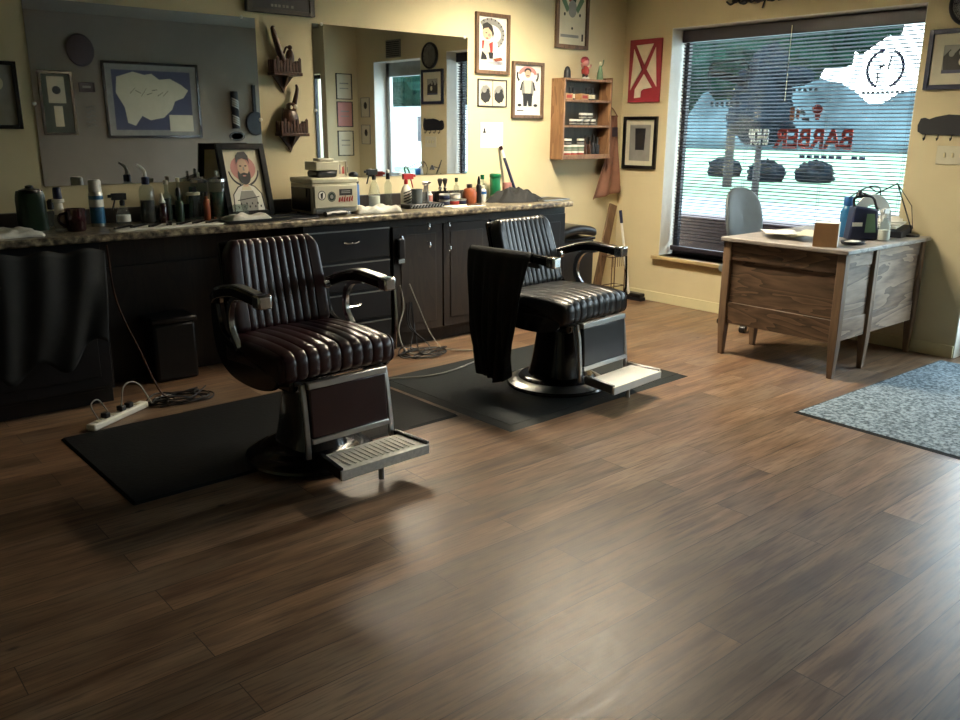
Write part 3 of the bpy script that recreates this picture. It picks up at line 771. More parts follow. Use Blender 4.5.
# framed portrait leaning
def port_art():
    s = []
    s.append(('pink', disc2(.5, .70, .34, .20)))
    s.append(('ink', ringpts(.5, .70, .42, .30, .035, PI*1.05, PI*1.40)))
    s.append(('ink', ringpts(.5, .70, .42, .30, .035, PI*1.60, PI*1.95)))
    s.append(('ink', [(.08, 0), (.11, .28), (.27, .405), (.42, .44), (.58, .44), (.74, .405), (.9, .28), (.94, 0)]))
    s.append(('paper', [(.105, 0), (.135, .275), (.29, .39), (.42, .425), (.58, .425), (.72, .39), (.87, .275), (.91, 0)]))
    s.append(('printg', [(.28, 0), (.26, .2), (.34, .33), (.66, .33), (.75, .2), (.72, 0)]))
    s.append(('prcream', [(.36, .34), (.64, .34), (.6, .41), (.4, .41)]))
    s.append(('skin', [(.43, .4), (.57, .4), (.57, .5), (.43, .5)]))
    s.append(('ink', disc2(.5, .58, .17, .15)))
    s.append(('skin', disc2(.5, .70, .15, .15)))
    s.append(('ink', [(.33, .60), (.36, .52), (.44, .45), (.5, .43), (.56, .45), (.64, .52), (.67, .60), (.65, .66), (.6, .61), (.5, .63), (.4, .61), (.35, .66)]))
    s.append(('pink', disc2(.5, .575, .05, .012)))
    s.append(('ink', [(.32, .76), (.34, .9), (.42, .96), (.6, .97), (.68, .9), (.68, .76), (.64, .83), (.5, .86), (.4, .84), (.36, .8)]))
    s.append(('ink', disc2(.43, .735, .035, .012))); s.append(('ink', disc2(.57, .735, .035, .012)))
    s.append(('printg', [(.49, .72), (.52, .72), (.53, .66), (.48, .66)]))
    s.append(('ink', [(.2, .17), (.8, .22), (.8, .235), (.2, .185)]))
    for k in range(9): s.append(('ink', disc2(.2+.075*k, .07+.05*(k % 2), .022, .022, 6)))
    return s
frame('framed_print', 'black framed print of a bearded man with crossed arms, on the worktop', 'picture', .32, .45, (-3.735, -.16, Z+.222), math.radians(3), 'blackm', .035, port_art(), 'prcream', depth=.03, rx=math.radians(-14))
vessel('glass_jar', 'empty clear glass jar in front of the framed portrait', 'jar', -3.835, -.30, [('jar', [(.042, 0), (.047, .006), (.047, .085), (.043, .09), (.040, .085), (.042, .01), (.001, .008)], 'clear')])
t = thing('tray', 'flat black tray lying under the white towel by the portrait', 'tray', (-3.72, -.43, Z+.001), math.radians(1))
MB().box(-.3, .3, -.09, .09, 0, .008).build('tray_base', 'black', t, bevel=.003)
MB().box(-.3, .3, -.09, -.083, .008, .018).box(-.3, .3, .083, .09, .008, .018).box(-.3, -.293, -.09, .09, .008, .018).box(.293, .3, -.09, .09, .008, .018).build('tray_rim', 'black', t)
towel('folded_towel', 'crumpled white towel on the black tray before the portrait', -3.87, -.43, .26, .15, .04, seed=8, z=Z+.009)
# steriliser box
t = thing('towel_steriliser', 'cream towel steriliser box covered with round stickers', 'steriliser', (-3.23, -.26, Z), math.radians(-2))
hw, hd, hh = .165, .15, .235
MB().box(-hw, hw, -hd, hd, .015, hh-.035).build('cabinet_body', 'cream', t, bevel=.008)
MB().box(-hw-.004, hw+.004, -hd-.004, hd+.004, hh-.035, hh).build('lid', 'cream', t, bevel=.01)
MB().box(-hw+.01, hw-.01, -hd-.014, -hd, .05, hh-.045).build('front_panel', 'cream', t, bevel=.004)
MB().box(-hw-.006, -hw, -hd+.02, hd-.02, .03, hh-.06).build('side_panel', 'black', t, bevel=.003)
MB().box(-hw-.012, -hw-.006, -.09, .09, .12, .17).build('side_grille', 'blackw', t)
MB().box(-hw+.02, hw-.02, -hd-.006, -hd, .015, .045).build('base_strip', 'steel', t, bevel=.003)
for x in (-.13, .13):
    for y in (-.12, .12): MB().cyl((x, y, 0), (x, y, .016), .012, n=10).build('foot', 'black', t)
yy = -hd-.0155
def sticker(shp, m, nm='sticker'):
    b = MB()
    for k, (mi, pts) in enumerate(shp):
        b.mk(mi)._add([(u, yy-.0004*(k+1), v) for u, v in pts], [tuple(range(len(pts)))])
    b.build(nm, m, t)
sticker([(0, disc2(-.105, .13, .028, .03)), (1, disc2(-.105, .13, .023, .025)), (0, [(-.112, .11), (-.1, .11), (-.096, .15), (-.115, .14)])], ['ink', 'white'])
sticker([(0, disc2(-.035, .12, .030, .032)), (1, ringpts(-.035, .12, .026, .028, .003, 0, 6.28)), (1, disc2(-.035, .12, .012, .014))], ['dgreen', 'printg'])
sticker([(0, [(.02, .125), (.115, .125), (.115, .165), (.02, .165)]), (1, [(.035, .14), (.1, .14), (.1, .145), (.035, .145)]), (1, [(.035, .15), (.1, .15), (.1, .155), (.035, .155)])], ['ink', 'printg'])
sc_ = [(0, [(.012+.018*k, .085+.008*(k % 2)), (.024+.018*k, .085), (.03+.018*k, .115+.006*(k % 3)), (.018+.018*k, .112)]) for k in range(6)]
sticker(sc_, ['red'])
# box on steriliser
t = thing('trinket_box', 'small cream box with black base on the steriliser lid', 'box', (-3.245, -.27, Z+hh))
MB().box(-.075, .075, -.07, .07, 0, .045).build('box_base', 'black', t, bevel=.015)
MB().prism([(-.085, -.075, .045), (.085, -.075, .045), (.085, .075, .045), (-.085, .075, .045)], (0, 0, .055)).build('box_body', 'cream', t, bevel=.006)
MB().prism([(-.05, -.06, .1), (.06, -.06, .1), (.04, .06, .1), (-.03, .06, .1)], (0, 0, .018)).build('lid', 'cream', t, bevel=.005)
frame('small_photograph', 'small cream framed photo standing beside the trinket box', 'photo', .11, .1, (-3.105, -.25, Z+hh+.05), 0, 'cream', .008, [('ink', [(.1, .1), (.3, .1), (.35, .8), (.15, .7)]), ('printg', [(.45, .1), (.6, .1), (.6, .8), (.5, .8)]), ('prred', [(.7, .1), (.9, .1), (.85, .7), (.72, .6)])], 'prcream', depth=.012)
# clippers in front
t = thing('hair_clipper', 'black hair clipper lying before the towel steriliser', 'hair clipper', (-3.25, -.46, Z+.001), .1)
MB().sweep(arc_pts([(-.1, 0, .016), (-.03, .005, .022), (.06, 0, .02)], 5), [(.022*cos(a*PI/4), .017*sin(a*PI/4)) for a in range(8)]).build('clipper_body', 'black', t)
MB().box(.058, .085, -.02, .02, .008, .02).build('blade', 'chrome', t, bevel=.002)
# blue can
vessel('spray_can', 'blue spray can with black and white cap right of steriliser', 'aerosol can', -2.965, -.2, [('can', [(.036, 0), (.038, .006), (.038, .17), (.03, .182)], 'blue'), ('nozzle_ring', [(.031, .18), (.036, .182), (.036, .195), (.028, .2)], 'black'), ('cap', [(.028, .198), (.028, .22), (.02, .232)], 'white'), lambda t: MB().ball((0, 0, .238), .034, .03, .022, 14).build('cap_top', 'black', t)])
t = thing('trimmer', 'white trimmer with black head leaning beside the blue can', 'hair trimmer', (-3.035, -.22, Z))
MB().sweep([(0, 0, .0), (.0, .01, .08), (0, .015, .13)], [(.013*cos(a*PI/4), .012*sin(a*PI/4)) for a in range(8)]).build('trimmer_body', 'white', t)
MB().box(-.016, .016, .002, .028, .13, .17).build('trimmer_head', 'black', t, bevel=.004)
vessel('spray_bottle', 'clear spray bottle with black trigger beside the blue can', 'spray bottle', -2.80, -.2, [('bottle', [(.036, 0), (.042, .01), (.042, .1), (.03, .15), (.014, .19), (.013, .205)], 'clear'), ('liquid', [(.036, .006), (.038, .012), (.038, .09)], 'white'), lambda t: trigger(t, .2, 'black', d=1, s=1.3)])
vessel('spray_bottle', 'tall narrow clear bottle with black and white pump', 'spray bottle', -2.63, -.12, [('bottle', bott(.026, .2, .45, .9), 'clear'), ('pump', [(.014, .195), (.015, .197), (.013, .235), (.006, .24)], 'black'), ('cap', [(.006, .238), (.012, .24), (.012, .262)], 'white')])
towel('folded_towel', 'rumpled white towel lying before the clear spray bottles', -2.93, -.41, .34, .16, .05, seed=12)
t = vessel('spray_bottle', 'white striped spray bottle with red trigger', 'spray bottle', -2.53, -.2, [('bottle', [(.036, 0), (.039, .008), (.039, .1), (.03, .135), (.014, .155), (.013, .165)], 'white'), lambda t: trigger(t, .16, 'red', d=-1, s=1.35)])
b = MB()
for k in range(5):
    z0 = .015+k*.02
    pts = []
    for a in range(9):
        an = PI*(1.15+.7*a/8); pts.append((.0395*cos(an), .0395*sin(an), z0+.03*a/8))
    b._add(pts+[(p[0], p[1], p[2]+.008) for p in pts], [(i, i+1, 9+i+1, 9+i) for i in range(8)])
b.build('label_stripes', 'ink', t)
# caddy
t = thing('tool_caddy', 'low black tool tray with perforated chrome front', 'tray', (-2.46, -.30, Z), math.radians(-2))
MB().box(-.15, .15, -.06, .06, 0, .03).build('tray_body', 'black', t, bevel=.006)
b = MB()
for k in range(11): b.bar((-.135+k*.026, -.0615, .006), (-.12+k*.026, -.0615, .024), .006, .002, up=(0, 1, 0))
b.build('front_slots', 'steel', t)
vessel('steel_cup', 'dark metal cup standing on the black tool tray', 'cup', -2.50, -.29, [('cup', [(.036, 0), (.04, .1), (.037, .1), (.033, .004), (.001, .003)], 'grey')], z=Z+.031)
t = thing('shear_stand', 'chrome shear stand with three pairs of shears on black tray', 'scissor stand', (-2.40, -.28, Z+.031))
MB().lathe([(.035, 0), (.035, .008), (.008, .014), (.006, .13), (.02, .135), (.03, .14), (.012, .15)], n=20).build('stand', 'chrome', t)
for k in range(3):
    a = -.4+k*.4+PI*1.2
    ex = (.05*cos(a), .05*sin(a)*.6)
    o = MB().bar((ex[0]*.5, ex[1]*.5, .12), (ex[0]*1.1, ex[1]*1.1, .01), .007, .003).bar((ex[0]*.6, ex[1]*.4, .12), (ex[0]*.9, ex[1]*1.3, .01), .007, .003)
    for s_ in (-1, 1): o.tube([(ex[0]*.5+s_*.013+.012*cos(q*PI/4), ex[1]*.5, .137+.012*sin(q*PI/4)) for q in range(9)], .0025, 6)
    o = o.build('shears', 'steel'); o.location = (-2.40, -.28, Z+.031)
    tag(o, ['left', 'middle', 'right'][k] + ' pair of steel shears hanging on the chrome stand', 'shears', 'shears on the stand')
vessel('lotion_bottle', 'small white bottle with pinkish label right of shear stand', 'bottle', -2.295, -.17, [('bottle', bott(.02, .1, .5, .85), 'white'), ('label', [(.0205, .01), (.0208, .012), (.0208, .07), (.0205, .072)], 'pink')])
# stacked flat boxes / tins
for i, (x, z, m, lb) in enumerate(((-2.2, 0, 'navy', 'bottom dark blue hair tin left of the orange bottle'), (-2.2, .042, 'navy', 'upper dark blue hair tin, stacked on another'), (-2.11, 0, 'prred', 'dark red hair tin between the blue tins'), (-2.04, 0, 'navy', 'dark blue hair tin nearest the orange bottle'), (-2.10, .042, 'white', 'pale hair tin stacked on the dark red tin'))):
    vessel('hair_tin', lb, 'tin', x, -.22, [('tin', [(.038, 0), (.04, .004), (.04, .026), (.038, .028)], m), ('lid', [(.041, .026), (.041, .036), (.036, .039)], 'steel')], z=Z+z)
# brushes in holder
t = vessel('brush_holder', 'black cup holding shaving brushes behind the hair tins', 'cup', -2.13, -.11, [('cup', [(.045, 0), (.05, .008), (.05, .09), (.047, .09), (.044, .012), (.001, .01)], 'black')])
for k, dx in enumerate((-.025, .022)):
    vessel('shaving_brush', ['left', 'right'][k] + ' silver shaving brush in the black cup', 'brush', -2.13+dx, -.11, [('handle', [(.008, .02), (.009, .1), (.014, .115), (.008, .13)], 'chrome'), ('bristles', [(.008, .13), (.016, .155), (.02, .175), (.012, .185)], 'ink')], group='shaving brushes')
vessel('orange_bottle', 'round orange bottle with dark cap on the worktop', 'bottle', -1.96, -.22, [('bottle', [(.05, 0), (.055, .01), (.055, .08), (.04, .108), (.02, .115), (.02, .12)], 'orange'), ('cap', [(.022, .118), (.022, .14), (.016, .144)], 'brownw')])
vessel('tonic_bottle', 'slim black bottle with pointed cap right of orange bottle', 'bottle', -1.885, -.24, [('bottle', [(.02, 0), (.022, .006), (.022, .12), (.014, .14)], 'black'), ('cap', [(.013, .14), (.013, .165), (.004, .2)], 'blackm')])
vessel('tonic_bottle', 'white bottle with blue band beside the slim black bottle', 'bottle', -1.81, -.2, [('bottle', [(.026, 0), (.028, .006), (.028, .09), (.015, .1)], 'white'), ('band', [(.0285, .062), (.0288, .063), (.0288, .08), (.0285, .081)], 'blue'), ('cap', [(.014, .1), (.014, .125), (.01, .128)], 'cream')])
vessel('tonic_bottle', 'clear bottle with green cap behind the white banded bottle', 'bottle', -1.73, -.1, [('bottle', bott(.028, .17, .45, .82), 'clear'), ('cap', [(.015, .165), (.016, .167), (.016, .2)], 'green')])
vessel('lotion_bottle', 'small olive topped bottle between orange and black bottles', 'bottle', -1.99, -.1, [('bottle', bott(.022, .16, .45, .82), 'clear'), ('cap', [(.012, .155), (.013, .157), (.013, .185)], 'dgreen')])
vessel('green_tub', 'bright green plastic tub behind the black cloth bundle', 'tub', -1.605, -.11, [('tub', [(.036, 0), (.042, .01), (.042, .17), (.04, .175)], 'green'), ('lid', [(.045, .175), (.046, .177), (.046, .2), (.04, .205)], 'green')])
vessel('glass_cup', 'pink tinted tumbler behind the black cloth bundle', 'cup', -1.47, -.1, [('cup', [(.032, 0), (.036, .005), (.038, .13), (.035, .13), (.032, .01), (.001, .008)], 'pink')])
def bundle(u, v):
    a = 2*PI*u; rr = 1+.12*sin(a*3)+.06*sin(a*7+1)
    r_ = sin(PI/2*(1-v)) if v < 1 else 0
    x = .27*rr*cos(a)*max(.001, (1-v)**.7); y = .13*rr*sin(a)*max(.001, (1-v)**.7)
    hgt = .13*(1-.55*(x+.27)/.5)
    z = hgt*sin(v*PI/2)*(1+.12*sin(x*60)*sin(y*50)+.1*sin(a*5+v*6))
    return (x, y, z)
o = MB().grid(bundle, 70, 22, cu=True).build('cape_bundle', 'cloth', None, ang=80); o.location = (-1.53, -.30, Z+.001)
tag(o, 'rumpled black cloth bundle heaped on the right of the worktop', 'cloth')
t = thing('clipper_wand', 'black and white stick leaning on the wall by the green tub', 'stick', (0, 0, 0))
a, b_ = Vector((-1.395, -.15, Z+.004)), Vector((-1.475, -.02, 1.365))
MB().tube([a, a.lerp(b_, .78)], .012, 10).build('shaft', 'navy', t)
MB().tube([a.lerp(b_, .78), a.lerp(b_, .93)], .0125, 10).build('white_band', 'white', t)
MB().tube([a.lerp(b_, .93), b_], .014, 10).build('tip', 'darkred', t)
t = thing('tray', 'thin black tray at the right end of the worktop', 'tray', (-1.28, -.34, Z+.001), .05)
MB().box(-.14, .16, -.12, .12, 0, .006).build('tray_base', 'black', t)
MB().box(-.14, .16, -.125, -.118, .0, .012).box(-.14, .16, .118, .125, .0, .012).box(.155, .162, -.12, .12, .0, .012).box(-.145, -.138, -.12, .12, 0, .012).build('tray_rim', 'steel', t, bevel=.002)
o = MB().box(-.16, .16, -.07, .07, 0, .004).build('paper_sheet', 'paper'); o.location = (-2.17, -.40, Z+.001); o.rotation_euler[2] = .05
tag(o, 'white paper sheet lying before the hair tins', 'paper')
o = MB().box(-.06, .06, -.008, .008, 0, .01).build('razor', 'carve'); o.location = (-2.08, -.42, Z+.006); o.rotation_euler[2] = -.1
tag(o, 'brown handled razor on the white paper sheet', 'razor')

# ------------------------------------------------------------------ pictures on the mirror wall
fz = 0
def headdress():
    s = []
    s.append(('printg', ringpts(.42, .68, .5, .3, .12, -.9, PI*.75)))
    for k in range(11):
        a = -.9+k*.3
        s.append(('ink', [(.42+.42*cos(a), .68+.25*sin(a)), (.42+.5*cos(a-.05), .68+.3*sin(a-.05)), (.42+.5*cos(a+.06), .68+.3*sin(a+.06))]))
    s.append(('skin', disc2(.32, .7, .17, .13))); s.append(('pink', disc2(.38, .66, .05, .03)))
    s.append(('ink', [(.14, .74), (.15, .86), (.3, .9), (.48, .84), (.54, .7), (.5, .6), (.46, .72), (.34, .8), (.2, .78)]))
    s.append(('ink', disc2(.27, .7, .03, .01))); s.append(('prred', disc2(.3, .6, .04, .012)))
    s.append(('prred', [(.12, .55), (.22, .56), (.2, .4), (.12, .4)]))
    s.append(('prcream', [(.2, .56), (.4, .56), (.45, .3), (.15, .3)]))
    s.append(('prred', [(.36, .5), (.5, .55), (.5, .36), (.42, .3)]))
    s.append(('ink', [(.08, .2), (.12, .36), (.26, .28), (.3, .2)])); s.append(('ink', [(.34, .34), (.52, .34), (.5, .22), (.38, .22)]))
    s.append(('orange', [(.5, .22), (.8, .26), (.86, .2), (.6, .17)]))
    for k in range(3): s.append(('prblue', [(.3+.1*k, .15-.02*k), (.85, .17-.02*k), (.85, .162-.02*k), (.3+.1*k, .142-.02*k)]))
    return s
frame('framed_print', 'brown framed print of a woman in a feathered headdress, by mirror', 'picture', .345, .44, (-1.56, 0, 2.128), 0, 'framew', .028, headdress(), 'paper')
def treeart(cx):
    return [('printg', disc2(cx, .48, .2, .34, 9)), ('ink', disc2(cx, .36, .19, .25, 7)), ('ink', disc2(cx-.08, .55, .06, .12, 5)), ('ink', disc2(cx+.08, .57, .06, .12, 5)), ('printg', disc2(cx-.05, .6, .08, .1, 7)), ('ink', [(cx-.02, .1), (cx+.02, .1), (cx+.02, .4), (cx-.02, .4)])]
frame('framed_photograph', 'thin black frame holding two side by side palm tree pictures', 'picture', .3, .205, (-1.553, 0, 1.768), 0, 'bat', .008, treeart(.26)+treeart(.75)+[('ink', [(.495, 0), (.515, 0), (.515, 1), (.495, 1)])], 'prcream', depth=.012)
def stand():
    s = [('pink', ringpts(.5, .82, .34, .16, .1, 0, PI)), ('ink', ringpts(.5, .8, .42, .22, .06, PI*.9, PI*1.2)), ('ink', ringpts(.5, .8, .42, .22, .06, -.6, .3))]
    s += [('ink', disc2(.5, .88, .13, .07)), ('skin', disc2(.5, .83, .11, .08)), ('ink', [(.43, .8), (.57, .8), (.55, .785), (.45, .785)])]
    s += [('printg', [(.3, .4), (.24, .6), (.33, .7), (.67, .7), (.76, .6), (.7, .4)]), ('prcream', [(.4, .42), (.36, .7), (.64, .7), (.6, .42)])]
    s += [('ink', [(.2, .5), (.27, .5), (.32, .68), (.27, .66)]), ('ink', [(.73, .5), (.8, .5), (.73, .66), (.68, .68)])]
    s += [('ink', [(.34, .18), (.32, .44), (.68, .44), (.66, .18), (.53, .18), (.5, .3), (.47, .18)])]
    s += [('ink', disc2(.2, .2, .08, .03, 8)), ('ink', disc2(.8, .2, .08, .03, 8)), ('ink', [(.1, .08), (.35, .08), (.35, .1), (.1, .1)])]
    return s
frame('framed_print', 'brown framed print of a standing man below the tall framed print', 'picture', .345, .435, (-1.18, 0, 1.80), 0, 'framew', .026, stand(), 'paper')
def tall():
    s = [('prred', disc2(.42, .78, .1, .2)), ('dgreen', disc2(.56, .76, .1, .2)), ('printg', disc2(.5, .5, .16, .12))]
    for sx in (-1, 1):
        s.append(('prgreen', [(.5+sx*.12, .5), (.5+sx*.35, .72), (.5+sx*.42, .62), (.5+sx*.2, .44)]))
        s.append(('ink', disc2(.5+sx*.28, .42, .035, .025, 8)))
    s += [('ink', disc2(.5, .23, .035, .02, 8)), ('printg', [(.08, .1), (.75, .1), (.75, .14), (.08, .14)]), ('ink', [(.86, .06), (.92, .06), (.92, .16), (.86, .16)])]
    return s
frame('framed_print', 'tall brown framed print hanging highest above the pine shelf', 'picture', .385, .62, (-.69, 0, 2.455), 0, 'framew', .032, tall(), 'prcream')
t = thing('notice_paper', 'white printed notice taped to the wall beside the right mirror', 'paper', (-1.552, 0, 1.452))
a = MB(); ml = []
art_mesh(a, .235, .195, [('ink', disc2(.17, .72, .04, .05, 8)), ('ink', [(.1, .58), (.24, .58), (.2, .7), (.14, .7)]), ('printg', [(.3, .6), (.78, .61), (.78, .63), (.3, .62)])], -.003, ml); a.build('sheet', ml, t)
# dark sign above the mirrors
t = thing('wall_plaque', 'dark framed wooden sign hanging above the gap between mirrors', 'sign', (-3.35, 0, 2.37))
MB().box(-.235, .235, -.03, 0, -.18, .18).build('sign_board', 'bat', t, bevel=.003)
MB().box(-.235, -.2, -.042, -.03, -.18, .18).box(.2, .235, -.042, -.03, -.18, .18).box(-.2, .2, -.042, -.03, -.18, -.155).box(-.2, .2, -.042, -.03, .155, .18).build('sign_border', 'brownw', t, bevel=.002)
b = MB()
for k, x in enumerate((-.07, -.045, -.02, .01, .035, .07)): b.box(x, x+.016, -.033, -.0305, -.14, -.125)
b.build('sign_marks', 'printg', t)
# left wall frame
frame('framed_certificate', 'black framed certificate on the wall left of both mirrors', 'picture', .45, .345, (-5.14, 0, 1.655), 0, 'blackm', .02, [('printg', [(.1, .75), (.9, .75), (.9, .78), (.1, .78)]), ('printg', [(.15, .55), (.85, .55), (.85, .57), (.15, .57)]), ('prcream', disc2(.8, .7, .08, .12))], 'printg')

# carved wall brackets
def bracket(loc, label, mirrorx=1):
    t = thing('carved_bracket', label, 'wall shelf', loc)
    MB().box(-.115, .115, -.11, 0, -.012, .012).build('shelf_board', 'carve', t, bevel=.004)
    MB().prism([(-.085, -.02, -.012), (.085, -.02, -.012), (.02, -.02, -.09), (0, -.02, -.13), (-.02, -.02, -.09)], (0, .02, 0)).prism([(0, -.09, -.012), (0, -.0, -.012), (0, 0, -.12)], (.012, 0, 0)).build('corbel', 'carve', t, bevel=.003)
    b = MB()
    for k in range(9):
        x = -.1+k*.025; h_ = .1+.02*sin(k*1.7)
        b.prism([(x-.011, -.1, .012), (x+.011, -.1, .012), (x+.011, -.1, h_-.012), (x, -.1, h_), (x-.011, -.1, h_-.012)], (0, .008, 0))
    for sx in (-1, 1):
        for k in range(3):
            y = -.09+k*.03; b.prism([(sx*.11, y, .012), (sx*.11, y+.022, .012), (sx*.11, y+.022, .09), (sx*.11, y+.011, .1), (sx*.11, y, .09)], (-sx*.008, 0, 0))
    b.build('picket_rail', 'carve', t, bevel=.002)
    return t
B1 = bracket((-3.355, 0, 1.83), 'dark carved wall shelf with picket rail, upper of the two')
B2 = bracket((-3.325, 0, 1.455), 'dark carved wall shelf with picket rail, lower of the two')
B1.scale = B2.scale = (.88, .88, .88)
# carved figures: long necked bird with a rounded mate / owl with long plume
o = MB()
o.tube(arc_pts([(.03, -.04, .012), (-.01, -.045, .10), (-.045, -.045, .2), (-.07, -.045, .30), (-.085, -.05, .345), (-.07, -.05, .36)], 6), .022, 10, scale=[1.2+.35*sin(i/30*PI)-i*.03 for i in range(31)])
o.ball((.055, -.045, .12), .035, .03, .07, 14)
o.ball((.05, -.06, .2), .02, .02, .02, 10)
o.tube(arc_pts([(.0, -.05, .15), (.02, -.06, .2), (.05, -.06, .19)], 5), .008, 8)
o = o.build('carved_figure', 'carve', None, ang=70); o.location = (-3.355, 0, 1.841); o.scale = (.82, .85, .76); tag(o, 'carved wooden long necked bird figure on the upper bracket', 'figurine')
o = MB()
o.ball((-.01, -.05, .10), .072, .045, .11, 18).ball((.0, -.055, .2), .045, .04, .04, 14)
o.tube(arc_pts([(.02, -.045, .17), (.045, -.045, .26), (.065, -.045, .34), (.06, -.045, .38)], 6), .016, 10, scale=[1.5-i*.055 for i in range(19)])
o.prism([(-.07, -.05, .12), (-.055, -.05, .19), (-.03, -.05, .15)], (0, .02, 0))
o.mk(1).ball((.02, -.094, .205), .018, .008, .018, 10).ball((-.018, -.094, .2), .012, .008, .014, 10)
o = o.build('carved_figure', ['carve', 'cream'], None, ang=70); o.location = (-3.325, 0, 1.466); o.scale = (.85, .85, .8); tag(o, 'carved dark owl figure with pale eye on the lower bracket', 'figurine')

# ------------------------------------------------------------------ pine shelf unit
SX0, SX1, SD, SZ0, SZ1 = -.9, -.31, .15, 1.255, 1.905
t = thing('display_shelf', 'pine wall shelf with three tiers of pomade jars', 'shelf', (0, 0, 0))
MB().box(SX0, SX0+.018, -SD, 0, SZ0, SZ1).build('side_panel', 'pine', t, bevel=.002)
MB().box(SX1-.018, SX1, -SD, 0, SZ0, SZ1+.02).build('side_panel', 'pine', t, bevel=.002)
tiers = [SZ0, 1.515, 1.72]
for z in tiers+[SZ1-.018]: MB().box(SX0+.018, SX1-.018, -SD, -.008, z, z+.018).build('shelf_board', 'pine', t, bevel=.002)
MB().box(SX0+.018, SX1-.018, -.008, 0, SZ0, SZ1).build('back_panel', 'pined', t)
MB().box(SX0+.018, SX1-.018, -SD-.004, -SD+.006, SZ0+.018, SZ0+.04).build('front_rail', 'pine', t, bevel=.002)
jar0 = None
def jar(x, y, z, label, m='ink', r=.031, h=.05, lid='white'):
    return vessel('pomade_jar', label, 'jar', x, y, [('jar', [(r*.95, 0), (r, .004), (r, h*.62), (r*.95, h*.64)], m), ('label', [(r*1.01, .008), (r*1.02, .009), (r*1.02, h*.38), (r*1.01, h*.40)], 'printg'), ('lid', [(r*1.04, h*.66), (r*1.05, h*.68), (r*1.05, h*.98), (r, h)], lid)], z=z, n=18, group='pomade jars on the pine shelf')
y_ = -.1
zz = tiers[0]+.018
pos3 = [['left', 'centre', 'right'], ['left', 'centre', 'right']]
for k in range(3):
    jar(-.79+k*.078, y_, zz, 'white lidded jar, %s one of the lowest row on bottom shelf' % pos3[0][k], 'prred')
    jar(-.79+k*.078, y_, zz+.0505, 'white lidded jar, %s one of the middle row on bottom shelf' % pos3[0][k], 'prgreen')
jar(-.79, y_, zz+.101, 'white lidded jar on top of the bottom shelf stack at left', 'ink')
jar(-.634, y_, zz+.101, 'white lidded jar on top of the bottom shelf stack at right', 'ink')
zz = tiers[1]+.018
for k in range(4): jar(-.735+k*.078, y_, zz, ['leftmost', 'second', 'third', 'rightmost'][k]+' white lidded jar in the lower row of the middle shelf', 'ink')
jar(-.62, y_, zz+.0505, 'left upper jar stacked on the middle shelf row', 'ink')
jar(-.54, y_, zz+.0505, 'right upper jar stacked on the middle shelf row', 'ink')
zz = tiers[2]+.018
for k in range(2):
    x = -.82+k*.19
    t = thing('small_crate', ['left', 'right'][k]+' small tan box with dark contents on the top shelf', 'box', (x, -.09, zz), 0, 'tan boxes on the top tier')
    MB().box(-.045, .045, -.04, .04, 0, .05).build('box_body', 'cardb', t, bevel=.003)
    MB().box(-.03, .03, -.0415, -.04, .012, .036).build('label', 'prred', t)
for k, x in enumerate((-.755, -.72, -.56, -.52, -.47)):
    vessel('tonic_bottle', ['first', 'second', 'third', 'fourth', 'fifth'][k]+' small dark tonic bottle from the left on the top shelf', 'bottle', x, -.075, [('bottle', bott(.017, .085, .4, .7), 'bat'), ('label', [(.0175, .012), (.0178, .013), (.0178, .045), (.0175, .046)], 'prcream'), ('cap', [(.008, .08), (.009, .082), (.009, .1)], 'ink')], z=zz, n=14, group='tonic bottles on the top tier')
zz = tiers[0]+.018
for k, (x, m) in enumerate(((-.865, 'bat'), (-.555, 'carve'), (-.50, 'carve'), (-.45, 'bat'), (-.40, 'bat'))):
    vessel('tonic_bottle', ['dark bottle left of the stacked jars on the bottom shelf', 'brown bottle right beside the stacked jars, bottom shelf', 'second brown bottle right of the stacked jars, bottom shelf', 'dark bottle, second from right on the bottom shelf', 'dark bottle at the right end of the bottom shelf'][k], 'bottle', x, -.08, [('bottle', bott(.02, .14+.02*(k % 2), .4, .75), m), ('cap', [(.009, .135+.02*(k % 2)), (.01, .137+.02*(k % 2)), (.01, .165+.02*(k % 2))], 'ink')], z=zz, n=14)
zt = SZ1
vessel('bell', 'dark dome shaped bell at the left on top of the pine shelf', 'bell', -.80, -.08, [('bell', [(.032, 0), (.03, .01), (.027, .06), (.018, .085), (.006, .095)], 'bat')], z=zt)
t = thing('toy_figure', 'little red haired figurine with white boots atop pine shelf', 'figurine', (-.585, -.08, zt))
MB().lathe([(.012, .03), (.03, .045), (.034, .075), (.022, .1), (.008, .11)], n=16).build('torso', 'prred', t)
MB().ball((0, 0, .135), .034, .03, .032, 14).build('head', 'pink', t)
MB().ball((0, .008, .15), .042, .034, .034, 10).build('hair', 'sign_red', t)
for s_ in (-1, 1):
    MB().cyl((s_*.018, 0, .012), (s_*.018, 0, .045), .012, n=10).build('leg', 'ink', t)
    MB().ball((s_*.02, -.008, .01), .016, .022, .011, 10).build('boot', 'white', t)
    MB().tube([(s_*.028, 0, .09), (s_*.05, -.01, .1), (s_*.058, -.01, .12)], .008, 8).build('arm', 'pink', t)
t = thing('toy_figure', 'slim green figurine at the right on top of the pine shelf', 'figurine', (-.40, -.08, zt))
MB().lathe([(.03, 0), (.028, .02), (.024, .06), (.014, .1), (.01, .12)], n=14).build('body', 'prgreen', t)
MB().ball((.004, 0, .135), .014, .014, .018, 10).build('head', 'prcream', t)
MB().tube([(.0, 0, .1), (.02, -.01, .13), (.028, -.01, .165)], .006, 8).build('raised_arm', 'prgreen', t)

